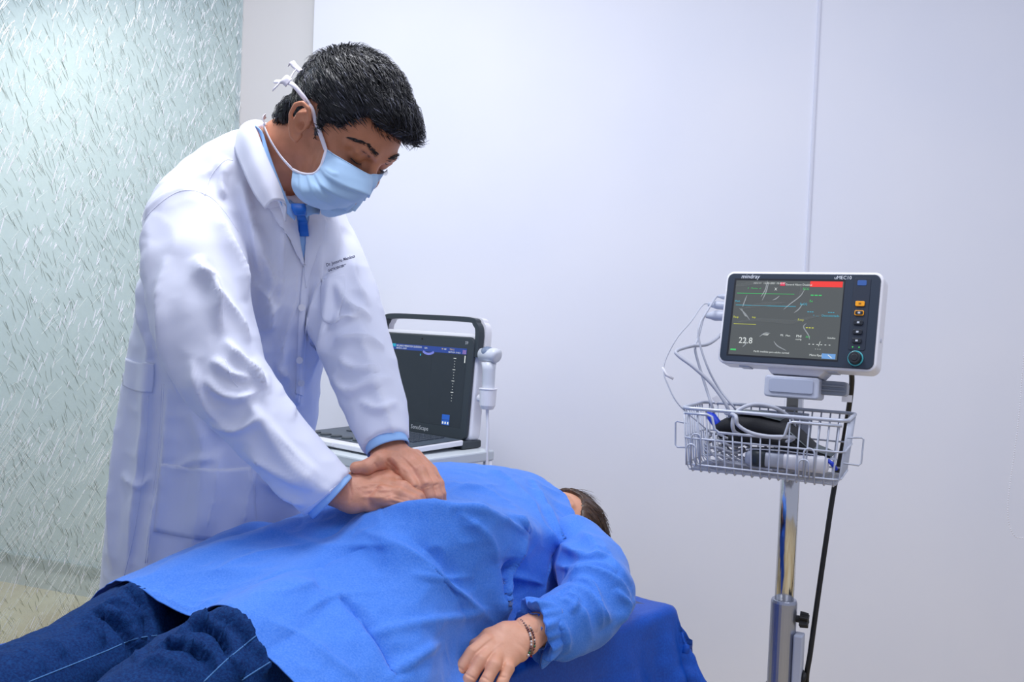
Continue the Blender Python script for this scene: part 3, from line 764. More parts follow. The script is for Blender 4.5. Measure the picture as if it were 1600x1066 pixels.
# lapels
patch('lapel', [[(418, 322), (430, 320), (448, 318), (459, 322)], [(428, 338), (438, 338), (452, 340), (462, 345)], [(446, 366), (452, 366), (460, 370), (467, 378)], [(458, 392), (462, 392), (467, 394), (471, 400)], [(470, 412), (471, 412), (472, 413), (473, 415)]], CT, 0.005, M_coat, coat, 0.004, bulge=0.004)
patch('lapel', [[(484, 322), (490, 322), (500, 330), (508, 345)], [(480, 345), (487, 348), (495, 358), (503, 372)], [(476, 375), (481, 380), (487, 388), (494, 398)], [(474, 400), (477, 405), (480, 412), (484, 425)], [(473, 430), (474, 436), (475, 442), (476, 450)]], CT, 0.004, M_coat, coat, 0.004, bulge=0.004)
# front placket, pockets
patch('placket', [[(473, 415), (478, 420), (484, 425)], [(468, 470), (474, 472), (481, 474)], [(465, 540), (471, 540), (478, 540)], [(462, 600), (468, 602), (474, 604)], [(461, 615), (466, 617), (472, 619)]], CT, 0.003, M_coat, coat, 0.003)
patch('chest_pocket', [[(502, 436), (516, 433), (530, 430), (539, 428)], [(502, 465), (516, 463), (530, 460), (538, 455)], [(504, 500), (512, 505), (522, 505), (530, 498)]], CT, 0.002, M_coat, coat, 0.002)
patch('hip_pocket', [[(251, 724), (300, 731), (350, 733), (392, 730)], [(246, 770), (300, 776), (350, 780), (398, 778)], [(240, 830), (290, 840), (350, 845), (402, 830)]], CT, 0.002, M_coat, coat, 0.0025)
patch('side_flap', [[(196, 560), (215, 566), (242, 568)], [(194, 585), (214, 592), (241, 592)], [(194, 603), (214, 611), (238, 614)]], CT, 0.003, M_coat, coat, 0.003)
for pts in ([(232, 618), (228, 700), (218, 780), (208, 840), (193, 905)], [(256, 600), (252, 680), (246, 740), (238, 800), (230, 880)], [(253, 600), (249, 680), (243, 740), (235, 800), (227, 880)],
            [(192, 430), (215, 362), (245, 322), (285, 298), (325, 306), (350, 330), (372, 362)], [(320, 306), (330, 275), (350, 252), (364, 250)],
            [(399, 700), (400, 760), (398, 810)], [(475, 470), (472, 540), (469, 600)], [(196, 563), (215, 569), (241, 571)], [(251, 728), (300, 735), (350, 737), (392, 734)], [(502, 440), (516, 437), (530, 434), (539, 432)],
            [(352, 562), (362, 592), (372, 605)], [(470, 800), (500, 780), (545, 742)], [(568, 694), (600, 676), (634, 680)]):
    sb = B(); seam(sb, pts, CT)
    if sb.v: sb.build('seam', M_seam, coat, smooth=True)
for (x, y) in ((470, 480), (468, 560), (467, 598)):
    h = hit(CT, x, y, 0.007)
    if h is not None: B().tube([tuple(h - Fw * 0.001), tuple(h + Fw * 0.001)], 0.006, 16).build('button', M_white, coat)
# embroidery above the chest pocket (blurred lettering on the cloth)
h0, h1 = hit(CT, 506, 417, 0.003), hit(CT, 536, 410, 0.003)
if h0 is not None and h1 is not None:
    em = B(); ex = (h1 - h0) / np.linalg.norm(h1 - h0); ey = np.array([0, 0, 1.0]) - ex * ex[2]; ey /= np.linalg.norm(ey); ez = np.cross(ex, ey)
    h0 = h0 + ez * 0.003 * (1 if ez @ Fw < 0 else -1)
    em.M = Matrix(((ex[0], ey[0], ez[0], h0[0]), (ex[1], ey[1], ez[1], h0[1]), (ex[2], ey[2], ez[2], h0[2]), (0, 0, 0, 1)))
    em.text('Dr. Juntorio Mendoza', 0, 0.001, 0.0078, bold=0.00022); em.text('GASTROENTEROLOGIA Y', 0.001, -0.0085, 0.0055, bold=0.00022); 
    em.build('embroidery', mat('navy_thread', srgb(40, 44, 84), 0.8), coat)

# face mask and ties
mk = [[(513, 236, 1.398), (535, 249, 1.375), (575, 272, 1.402), (582, 268, 1.45), (565, 252, 1.53)],
      [(504, 254, 1.390), (530, 271, 1.362), (573, 290, 1.388), (578, 288, 1.45), (560, 278, 1.54)],
      [(492, 270, 1.388), (514, 293, 1.362), (560, 308, 1.384), (566, 303, 1.46), (550, 295, 1.54)],
      [(474, 271, 1.392), (488, 303, 1.370), (518, 320, 1.398), (540, 318, 1.46), (530, 305, 1.53)],
      [(457, 264, 1.402), (456, 294, 1.392), (476, 317, 1.410), (508, 327, 1.46), (520, 315, 1.53)]]
Vm, Fm, (nm, mm) = net([[P(*q) for q in r] for r in mk], 12, 16)
def pushout(V, it=3, m=0.004):
    for _ in range(it):
        d = headSD(V); e = 0.002
        G = np.stack([headSD(V + np.eye(3)[k] * e) - headSD(V - np.eye(3)[k] * e) for k in range(3)], 1) / (2 * e)
        G /= np.linalg.norm(G, axis=1, keepdims=True) + 1e-9
        V = V + G * np.clip(m - d, 0, 0.05)[:, None]
    return V
Vm = pushout(Vm, 3, 0.0045); Vm = smooth(Vm, Fm, 3, 0.4)
gv = Vm.reshape(nm, mm, 3)
Nm = vnormals(Vm, Fm)
if (Nm @ Fw).mean() > 0: Fm = Fm[:, ::-1]; Nm = -Nm
# pleats fanning from the lower near corner
rows = np.repeat(np.linspace(0, 1, nm), mm); cols = np.tile(np.linspace(0, 1, mm), nm)
pl = np.zeros(len(Vm))
for c, w in ((0.36, 0.018), (0.52, 0.018), (0.68, 0.018), (0.84, 0.016)):
    x = rows - (c + 0.04 * np.sin(cols * 3)); pl += 0.0050 * np.exp(-np.clip(x, 0, 1) / 0.012) * (x >= 0) * np.sin(np.clip(cols, 0, 1) * math.pi) ** 0.5 + 0.0050 * np.exp(-np.clip(-x, 0, 1) / 0.09) * (x < 0) * np.sin(np.clip(cols, 0, 1) * math.pi) ** 0.5
Vm = Vm + Nm * pl[:, None]
Vm = folds(Vm, Fm, [([(506, 262), (520, 272), (530, 272)], 3, 3, 0.002), ([(486, 285), (500, 300), (510, 318)], 3, 4, 0.002), ([(462, 280), (470, 300), (488, 318)], 3, 4, 0.002), ([(520, 250), (545, 262), (566, 276)], 2, 5, 0.0012)])
fmask = mesh_np('face_mask', Vm, Fm, M_mask, DOC, solid=0.001)
hem = B(); g2 = Vm.reshape(nm, mm, 3)
hem.tube([tuple(p - Fw * 0.0015) for p in g2[:, 0]], 0.0022, 8)
hem.build('mask_edge', M_strap, fmask, smooth=True)
hem = B(); hem.tube([tuple(p - Fw * 0.0005) for p in g2[0, :]], 0.0014, 6); hem.build('mask_edge', M_mask, fmask, smooth=True)
HT = bvh(toW(Vh, HO, HM), Fh)
def ribbon(name, pts, w, m, parent, side, push=True):
    p = spline(np.array([P(*q) for q in pts]), 10)
    if push: p = pushout(p, 3, 0.003)
    V = []
    for i, q in enumerate(p):
        t = p[min(i + 1, len(p) - 1)] - p[max(i - 1, 0)]; t /= np.linalg.norm(t)
        s = np.cross(t, side(q)); s /= np.linalg.norm(s)
        for k in (-1, -0.3, 0.3, 1): V.append(q + s * w * k / 2 + side(q) * (0.0012 * (1 - abs(k))))
    V = np.array(V); idx = np.arange(len(V)).reshape(-1, 4)
    F = np.stack([idx[:-1, :-1], idx[:-1, 1:], idx[1:, 1:], idx[1:, :-1]], -1).reshape(-1, 4)
    return mesh_np(name, V, F, m, parent, solid=0.0012)
outw = lambda q: (lambda v: v / np.linalg.norm(v))(q - (HO + HM @ np.array([0.0, 0, 0.02])) - np.array([0, 0, 0]))
ribbon('tie_strap', [(513, 237, 1.398), (503, 213, 1.395), (494, 188, 1.392), (484, 165, 1.392), (470, 146, 1.393), (458, 133, 1.40), (446, 129, 1.42), (430, 128, 1.46)], 0.0065, M_strap, fmask, outw)
ribbon('tie_strap', [(458, 265, 1.402), (440, 245, 1.425), (425, 222, 1.437), (416, 203, 1.452), (414, 194, 1.475)], 0.0075, M_strap, fmask, outw)
ribbon('strap_bow', [(452, 130, 1.405), (444, 124, 1.41), (438, 130, 1.425), (430, 138, 1.44)], 0.016, M_strap, fmask, outw, False)
ribbon('strap_bow', [(470, 112, 1.42), (461, 104, 1.42), (456, 98, 1.425), (453, 103, 1.43)], 0.009, M_strap, fmask, outw, False)
ribbon('strap_bow', [(452, 128, 1.41), (458, 116, 1.415), (464, 108, 1.42)], 0.005, M_strap, fmask, outw, False)
ribbon('strap_bow', [(416, 196, 1.455), (412, 186, 1.455), (416, 181, 1.46)], 0.008, M_strap, fmask, outw, False)

# hair: shaped mass plus locks
def polysd(X2, poly):
    p = np.array(poly, dtype=np.float32); n = len(p); d = np.full(len(X2), 1e9); ins = np.zeros(len(X2), bool)
    for i in range(n):
        a, b = p[i], p[(i + 1) % n]; e = b - a; w = X2 - a; t = np.clip((w @ e) / (e @ e), 0, 1); q = w - t[:, None] * e
        d = np.minimum(d, np.hypot(q[:, 0], q[:, 1]))
        c = ((a[1] > X2[:, 1]) != (b[1] > X2[:, 1])) & (X2[:, 0] < (b[0] - a[0]) * (X2[:, 1] - a[1]) / (b[1] - a[1] + 1e-12) + a[0]); ins ^= c
    return np.where(ins, -d, d)
hl = [(0.135, 0.078), (0.088, 0.070), (0.074, 0.080), (0.060, 0.058), (0.050, 0.036), (0.026, 0.028), (0.020, -0.004), (0.011, -0.004), (0.010, 0.036), (-0.004, 0.046), (-0.022, 0.042), (-0.030, 0.018), (-0.030, -0.015), (-0.045, -0.050), (-0.14, -0.050), (-0.14, 0.2), (0.135, 0.2)]
hairp = [('u', 0.01, lambda X: sd_ell(X, (0.000, 0, 0.056), (0.108, 0.0815, 0.096))),
         ('u', 0.02, lambda X: sd_ell(X, (0.070, 0.005, 0.094), (0.038, 0.052, 0.026))),
         ('u', 0.015, lambda X: sd_ell(X, (0.100, 0.018, 0.082), (0.018, 0.032, 0.020))),
         ('u', 0.015, lambda X: sd_ell(X, (-0.070, 0, -0.012), (0.040, 0.060, 0.045))),
         ('i', 0.006, lambda X: polysd(X[:, [0, 2]], hl))]
Vr, Fr = nets(lambda X: evalp(X, hairp), (-0.135, -0.11, -0.08), (0.14, 0.11, 0.19), 0.003)
Vr = smooth(Vr, Fr, 2); Nr = vnormals(Vr, Fr)
rad = np.sqrt((Vr ** 2).sum(1))
Vr = Vr + Nr * (vnoise(np.stack([Vr[:, 0] * 35, Vr[:, 1] * 130, Vr[:, 2] * 90], 1)) * 0.0028)[:, None]
hb = B()
sel = rng.choice(len(Vr), 9000)
hv = []; hf = []; hm = []
crown = np.array([-0.075, 0.0, 0.105])
for i in sel:
    p = Vr[i]; n = Nr[i]
    if n[0] * p[0] < -0.6 * abs(p[0]): continue
    hcr = crown
    fl = p - hcr; fl = fl / (np.linalg.norm(fl) + 1e-6) * 0.8 + np.array([0.75, -0.1 * np.sign(-p[1]), 0.0]) * (1 if p[0] > -0.07 else 0.1) + rng.normal(0, 0.16, 3)
    fl = fl - n * (fl @ n); L = np.linalg.norm(fl)
    if L < 1e-3: continue
    fl /= L; Ls = rng.uniform(0.012, 0.030) * (0.6 if p[2] < 0.02 else 1); w = rng.uniform(0.0004, 0.0010)
    lift = rng.uniform(0.0, 0.0045) * (1.6 if p[2] > 0.09 else 0.8)
    s = np.cross(fl, n)
    c = [p - n * 0.0015, p + fl * Ls * 0.5 + n * lift * 0.9, p + fl * Ls - n * (0.0015 + Ls * 0.10) + n * lift * 1.2]
    b = len(hv)
    for k, q in enumerate(c):
        ww = w * (1, 0.9, 0.15)[k]
        hv += [q - s * ww, q + s * ww, q + n * ww * 0.9]
    for k in (0, 1):
        for a1, a2 in ((0, 2), (2, 1), (1, 0)):
            hf.append((b + 3 * k + a1, b + 3 * k + a2, b + 3 * k + 3 + a2, b + 3 * k + 3 + a1))
            hm.append(1 if rng.random() < 0.0 else 0)
hv = np.array(hv); hf = np.array(hf)
gm = np.repeat((rng.random(len(hf) // 6) < 0.10).astype(int), 6)
V, F, fm = joinm([(Vr, Fr, 0), (hv, hf, 0)]); fm[len(Fr):] = gm
mesh_np('hair', toW(V, HO, HM), F, None, DOC, mats=[M_hair, M_hairg], fm=fm)
# eyebrows and lashes
def brow(s):
    eb = B(); hd = BVHTree.FromPolygons([Vector(v) for v in Vh], [tuple(int(i) for i in f) for f in Fh])
    for _ in range(130):
        t = rng.random(); x = 0.094 - 0.022 * t ** 1.5; y = s * (0.012 + 0.042 * t); z = 0.030 + 0.006 * math.sin(t * 2.6) + rng.normal(0, 0.0022 * (1 - 0.6 * t))
        h = hd.find_nearest(Vector((x, y, z)));
        if h[0] is None: continue
        p = np.array(h[0]); n = np.array(h[1]); d = np.array([-0.3 * t, s * 1.0, 0.35 - 0.5 * t]); d -= n * (d @ n); d /= np.linalg.norm(d); q = p + d * 0.008 + n * 0.0012
        p = p + n * 0.0006; q = q + n * 0.0008
        eb.tube([toW(p - n * 0.0010, HO, HM), toW((p + q) / 2 + n * 0.0008, HO, HM), toW(q, HO, HM)], [0.0005, 0.0004, 0.0001], 4)
    eb.build('eyebrow', M_hair, DOC, smooth=True)
    el = B()
    arc = [(0.0855, 0.047, 0.0085), (0.0905, 0.039, 0.0060), (0.0918, 0.032, 0.0055), (0.0905, 0.024, 0.0065)]
    pts = [toW(np.array([x, s * y, z]), HO, HM) for x, y, z in spline(arc, 5)]
    el.tube(pts, 0.0008, 5)
    for p, (x, y, z) in zip(pts, spline(arc, 5)):
        el.tube([p, toW(np.array([x + 0.005, s * y * 1.02, z - 0.004]), HO, HM)], [0.0003, 0.0001], 4)
    el.build('eyelash', M_hair, DOC, smooth=True)
brow(-1); brow(1)
# ------------------------------------------------------------------ couch and sheet
BA = np.array([0.315, 1.68]); bu = np.array([-0.68, -0.73]); bu /= np.linalg.norm(bu); bn = np.array([bu[1], -bu[0]])   # bu: towards the feet, bn: towards the doctor
if bn @ np.array([-1, 1.0]) < 0: bn = -bn
BW, BL, BZ = 0.56, 1.92, 0.718
def bed(s, t, z): p = BA + bu * s + bn * t; return np.array([p[0], p[1], z])
BM = Matrix(((bu[0], bn[0], 0, BA[0]), (bu[1], bn[1], 0, BA[1]), (0, 0, 1, 0), (0, 0, 0, 1)))
ctr = bed(BL / 2, BW / 2, 0)
COUCH = thing('examination_couch', 'examination couch under the patient, mostly hidden by the blue sheet', 'couch', tuple(ctr))
B(BM).box((BL / 2, BW / 2, 0.675), (BL - 0.02, BW - 0.02, 0.09)).build('mattress', mat('vinyl', srgb(40, 60, 110), 0.4), COUCH, bevel=0.02)
B(BM).box((BL / 2, BW / 2, 0.60), (BL - 0.04, BW - 0.04, 0.05)).build('frame', M_white, COUCH, bevel=0.004)
for s_ in (0.15, BL - 0.15):
    for t_ in (0.08, BW - 0.08):
        B(BM).box((s_, t_, 0.29), (0.045, 0.045, 0.58)).build('leg', M_white, COUCH, bevel=0.004)
# sheet: top plus hanging sides with folds
ns, ntt = 230, 230
over = 0.24
S, T = np.meshgrid(np.linspace(-over, BL + over, ns), np.linspace(-over, BW + over, ntt), indexing='ij')
ds = np.maximum(np.maximum(-S, S - BL), 0); dt = np.maximum(np.maximum(-T, T - BW), 0)
cs = np.clip(S, 0, BL); ct = np.clip(T, 0, BW)
drop = np.hypot(ds, dt); corner = (ds > 0) & (dt > 0)
dirs = np.sign(S - BL / 2) * ds; dirt = np.sign(T - BW / 2) * dt
nrm = np.hypot(dirs, dirt) + 1e-9
r = 0.02; ang = np.clip(drop / r, 0, math.pi / 2)
outw_ = r * np.sin(ang) ; down = r * (1 - np.cos(ang)) + np.clip(drop - r * math.pi / 2, 0, 9)
fl = np.clip(drop - 0.03, 0, 1)
along = cs + ct * 1.3 + np.arctan2(ds, dt + 1e-6) * 0.12 * corner
wave = (0.5 + 0.5 * np.sin(along * 36 + 2 * np.sin(along * 9))) * fl * 0.28 * np.where(dirt > 0, 0.3, 1) + fl * 0.10 + fl * corner * 0.20
o2 = outw_ + wave
xx = cs + dirs / nrm * o2; yy = ct + dirt / nrm * o2; zz = BZ - down
V = np.stack([BA[0] + bu[0] * xx + bn[0] * yy, BA[1] + bu[1] * xx + bn[1] * yy, zz], -1).reshape(-1, 3)
V[:, 2] += 0.003 * vnoise(V * 16) + 0.004 * (1 - 2 * np.abs(vnoise(V * 11 + 5)))
idx = np.arange(ns * ntt).reshape(ns, ntt)
Fs_ = np.stack([idx[:-1, :-1], idx[1:, :-1], idx[1:, 1:], idx[:-1, 1:]], -1).reshape(-1, 4)
SHARP = 1.1
V = folds(V, Fs_, [([(1040, 940), (1010, 960), (960, 1000), (930, 1066)], 5, 9, 0.012), ([(1085, 1010), (1060, 1020), (1050, 1050), (1060, 1066)], 4, 6, 0.012), ([(1050, 960), (1065, 1000), (1045, 1020), (1050, 1066)], 4, 5, 0.012), ([(980, 980), (1020, 985), (1040, 1010)], 4, 6, 0.008), ([(1045, 935), (1060, 975), (1088, 1066)], 5, 10, 0.012), ([(1045, 935), (1030, 990), (1025, 1066)], 4, 10, 0.012), ([(990, 930), (1045, 937)], 6, 6, 0.006), ([(1000, 960), (1010, 1000), (1000, 1066)], 6, 6, 0.01),
                   ([(1060, 960), (1075, 1000), (1070, 1050)], 3, 6, 0.01), ([(900, 1040), (960, 1020), (1010, 1000)], 8, 8, 0.006)])
o = mesh_np('couch_sheet', V + vnormals(V, Fs_) * (0.003 * (1 - 2 * np.abs(vnoise(V * 30 + 9))) * np.clip((0.70 - V[:, 2]) * 20, 0.2, 1))[:, None], Fs_, M_sheet, None, solid=0.001)
tag(o, 'dark blue disposable sheet draped over the couch, corner hanging at the head end', 'sheet')

# ------------------------------------------------------------------ patient
PAT = thing('person', 'patient lying on her back on the couch in blue gown and jeans', 'person', (-0.2, 1.4, BZ))
legF = [(P(400, 905, 1.50), 0.085), (P(330, 945, 1.40), 0.086), (P(225, 992, 1.27), 0.080), (P(110, 1066, 1.12), 0.074), (P(0, 1110, 1.0), 0.066), (P(-150, 1215, 0.88), 0.058), (P(-420, 1420, 0.75), 0.045)]
legN = [(P(560, 960, 1.36), 0.088), (P(480, 1000, 1.24), 0.088), (P(375, 1050, 1.11), 0.082), (P(300, 1084, 1.03), 0.076), (P(215, 1145, 0.95), 0.070), (P(90, 1250, 0.85), 0.062), (P(-120, 1450, 0.74), 0.048)]
jp = [('u', 0.006, lambda X: sd_chain(X, legF)), ('u', 0.006, lambda X: sd_chain(X, legN))]
pts = np.array([q[0] for q in legF + legN])
Vj, Fj = nets(lambda X: evalp(X, jp), *bounds(pts, 0.11), 0.0045)
Vj = smooth(Vj, Fj, 2)
SHARP = 1.25
Vj = folds(Vj, Fj, [(p, a, b, c * 1.9) for p, a, b, c in [([(195, 925), (225, 950), (232, 985), (226, 1035)], 2.5, 3, -0.006), ([(120, 968), (155, 972), (172, 1000)], 2, 3, -0.005), ([(135, 955), (170, 968), (200, 1000), (208, 1040)], 2, 3, -0.006), ([(290, 985), (325, 985), (352, 1010), (362, 1040)], 2.5, 3, -0.006), ([(250, 1012), (290, 1012), (325, 1035)], 2, 3, -0.005), ([(310, 968), (350, 970), (385, 1000), (395, 1040)], 2.5, 3, -0.005),
    ([(128, 962), (160, 958), (195, 975), (212, 1010), (215, 1040)], 3, 6, 0.009), ([(108, 980), (145, 985), (165, 1010)], 4, 6, 0.006), ([(150, 952), (190, 945), (225, 970)], 4, 5, 0.006), ([(185, 916), (225, 935), (262, 960)], 6, 7, 0.007),
    ([(60, 1000), (85, 1010), (100, 1030)], 5, 6, 0.004), ([(20, 1012), (50, 1025), (70, 1050)], 6, 6, 0.003),
    ([(275, 992), (310, 978), (345, 990), (365, 1020)], 3, 6, 0.009), ([(240, 1015), (280, 1005), (320, 1020), (335, 1045)], 3, 6, 0.009), ([(300, 968), (340, 958), (380, 975), (400, 1005)], 4, 6, 0.007), ([(215, 1042), (255, 1035), (290, 1050)], 4, 6, 0.006),
    ([(352, 1028), (370, 1040), (376, 1066)], 3, 4, 0.007), ([(395, 1000), (410, 1030), (412, 1060)], 4, 5, 0.006)]])
SHARP = 1.6; Nj = vnormals(Vj, Fj); Vj = Vj + Nj * (0.0016 * (1 - 2 * np.abs(vnoise(Vj * 34))) + 0.001 * vnoise(Vj * 80))[:, None]
jeans = mesh_np('jeans', Vj, Fj, M_jean, PAT)
JT = bvh(Vj, Fj); 
for pts in ([(45, 1066), (110, 1040), (165, 1018), (215, 998), (278, 990)], [(318, 1066), (350, 1035), (368, 1020), (400, 994)], [(378, 1063), (398, 1050), (430, 1030)]):
    sb = B(); seam(sb, pts, JT, 0.0009)
    if sb.v: sb.build('jeans_seam', M_jeanthread, jeans, smooth=True)

# head
PO = P(860, 852, 1.85); upw = np.array([0, 0, 1.0]); crown_dir = np.array([-bu[0], -bu[1], 0.0]) ; crown_dir /= np.linalg.norm(crown_dir)
fdir = upw + np.array([-0.25, 0.1, 0]); PM = frame(fdir, crown_dir); PM = frame(fdir, crown_dir)
neck2 = [(PO + PM @ np.array([-0.022, 0, -0.03]), 0.045), (PO + PM @ np.array([-0.03, 0, -0.15]), 0.048), (PO + PM @ np.array([-0.035, 0, -0.20]), 0.06)]
Vp, Fp, pp = build_head(PO, PM, neck2)
# trunk and arms under the gown
def bedc(s, t, z): return bed(s, t, z)
tr2 = [(PO + PM @ np.array([-0.04, 0, -0.22]), 0.14, 0.075), (PO + PM @ np.array([-0.04, 0, -0.40]), 0.13, 0.08), (P(560, 850, 1.47), 0.115, 0.075), (P(450, 930, 1.40), 0.135, 0.08)]
lat = PM[:, 1]
sh = P(892, 868, 1.63); elb = P(938, 930, 1.49); wr = P(822, 990, 1.34)
bp2 = [('u', 0.02, lambda X: sd_chain(X, tr2, lat)), ('u', 0.03, lambda X: sd_chain(X, [(P(874, 862, 1.70), 0.040), (sh, 0.042), (elb, 0.036), (P(890, 966, 1.42), 0.034), (wr, 0.026)])),
       ('u', 0.03, lambda X: sd_chain(X, [(p, r * 0.86) for p, r in legF])), ('u', 0.03, lambda X: sd_chain(X, [(p, r * 0.86) for p, r in legN])),
       ('u', 0.03, lambda X: sd_chain(X, [(PO + PM @ np.array([-0.05, -0.15, -0.24]), 0.042), (bed(0.50, 0.40, 0.76), 0.03), (bed(0.75, 0.38, 0.76), 0.022)])),]
ap = np.array([q[0] for q in tr2] + [q[0] for q in legF + legN] + [elb, sh])
Vq, Fq = nets(lambda X: evalp(X, bp2), *bounds(ap, 0.16), 0.009)
Vq = smooth(Vq, Fq, 2)
# feet
ftp = []
for a, dr in ((legF[-1][0], legF[-1][0] - legF[-2][0]), (legN[-1][0], legN[-1][0] - legN[-2][0])):
    dr = dr / np.linalg.norm(dr); c = a + dr * 0.05
    ftp.append([(c, 0.038), (c + dr * 0.04 + upw * 0.06, 0.036), (c + dr * 0.06 + upw * 0.15, 0.026)])
for q, nm_ in ((ftp[0], 'sock'), (ftp[1], 'sock')):
    Vs, Fs = nets(lambda X: sd_chain(X, q), *bounds(np.array([a for a, _ in q]), 0.06), 0.006)
    mesh_np(nm_, Vs, Fs, M_white, PAT)
# near hand lying palm down, fingers to the lower left
HS = -0.045
_P = P
def P(px, py, d): return _P(px, py, d + HS)
w2 = [(P(852, 975, 1.40), 0.027, 0.019), (P(826, 990, 1.385), 0.027, 0.019), (P(806, 1000, 1.375), 0.031, 0.019)]
ax2 = P(809, 1040, 1.33) - P(735, 996, 1.36); ax2 /= np.linalg.norm(ax2)
pm2 = {'axis': ax2, 'nodes': [(P(808, 998, 1.372), 0.033, 0.018), (P(790, 1010, 1.36), 0.036, 0.018), (P(772, 1024, 1.345), 0.0385, 0.015)]}
f2 = [(finger(hp_([(760, 1002, 1.355), (738, 1020, 1.335), (716, 1048, 1.318), (704, 1070, 1.308), (697, 1090, 1.303)]), 0.0110, 0.0072), 0.004),
      (finger(hp_([(768, 1012, 1.350), (752, 1032, 1.325), (733, 1062, 1.306), (722, 1086, 1.298), (716, 1104, 1.294)]), 0.0112, 0.0074), 0.003),
      (finger(hp_([(780, 1020, 1.345), (772, 1040, 1.318), (758, 1068, 1.300), (748, 1090, 1.293), (742, 1108, 1.290)]), 0.0110, 0.0072), 0.003),
      (finger(hp_([(792, 1026, 1.345), (794, 1044, 1.325), (784, 1068, 1.308), (774, 1088, 1.300), (768, 1102, 1.297)]), 0.0102, 0.0064), 0.003),
      (finger(hp_([(788, 990, 1.375), (764, 996, 1.375), (742, 1012, 1.365), (724, 1034, 1.350)]), 0.0140, 0.0085), 0.008)]
Vh2, Fh2 = hand_mesh(w2, pm2, f2)
P = _P
Vh2 = crease(Vh2, Fh2, [([(706, 1040), (718, 1044), (726, 1050)], 1.5, 1.5, -0.0012), ([(726, 1052), (736, 1058), (744, 1062)], 1.5, 1.5, -0.0012), ([(748, 1056), (758, 1060), (766, 1066)], 1.5, 1.5, -0.0012), ([(776, 1056), (784, 1058), (792, 1060)], 1.5, 1.5, -0.001),
    ([(740, 1020), (757, 1005), (775, 992)], 3, 3, 0.0012), ([(757, 1030), (772, 1014), (790, 1000)], 3, 3, 0.0012)])
V, F, fm = joinm([(toW(Vp, PO, PM), Fp, 0), (Vq, Fq, 0), (Vh2, Fh2, 0)])
mesh_np('body', V, F, None, PAT, mats=[M_skin2], fm=fm)
# patient's hair
hl2 = [(0.135, 0.070), (0.080, 0.075), (0.060, 0.045), (0.030, 0.02), (0.010, 0.0), (-0.01, -0.02), (-0.045, -0.06), (-0.14, -0.06), (-0.14, 0.2), (0.135, 0.2)]
hp2 = [('u', 0.01, lambda X: sd_ell(X, (0.002, 0, 0.056), (0.104, 0.083, 0.094))), ('u', 0.03, lambda X: sd_ell(X, (-0.075, 0, 0.02), (0.045, 0.09, 0.09))), ('i', 0.006, lambda X: polysd(X[:, [0, 2]], hl2))]
Vr2, Fr2 = nets(lambda X: evalp(X, hp2), (-0.135, -0.12, -0.09), (0.14, 0.12, 0.19), 0.0035)
Vr2 = smooth(Vr2, Fr2, 2); Nr2 = vnormals(Vr2, Fr2)
an2 = np.arctan2(Vr2[:, 1], Vr2[:, 2] + 0.02)
Vr2 = Vr2 + Nr2 * (vnoise(np.stack([Vr2[:, 0] * 12, an2 * 40, Vr2[:, 2] * 8], 1)) * 0.0022)[:, None]
hv = []; hf = []
for i in rng.choice(len(Vr2), 1800):
    p, n = Vr2[i], Nr2[i]; fl_ = np.array([-1.0, 0, 0.15]) + rng.normal(0, 0.08, 3); fl_ -= n * (fl_ @ n); L_ = np.linalg.norm(fl_)
    if L_ < 0.2: continue
    fl_ /= L_; s_ = np.cross(fl_, n); b = len(hv); l_ = rng.uniform(0.02, 0.05)
    for k, q in enumerate((p - n * 0.001, p + fl_ * l_ * 0.5 + n * 0.0015, p + fl_ * l_ - n * 0.001)):
        ww = (0.0005, 0.0006, 0.0002)[k]; hv += [q - s_ * ww, q + s_ * ww, q + n * ww]
    for k in (0, 1):
        for a1, a2 in ((0, 2), (2, 1), (1, 0)): hf.append((b + 3 * k + a1, b + 3 * k + a2, b + 3 * k + 3 + a2, b + 3 * k + 3 + a1))
V, F, fm = joinm([(Vr2, Fr2, 0), (np.array(hv), np.array(hf), 0)])
mesh_np('hair', toW(V, PO, PM), F, M_hair2, PAT)

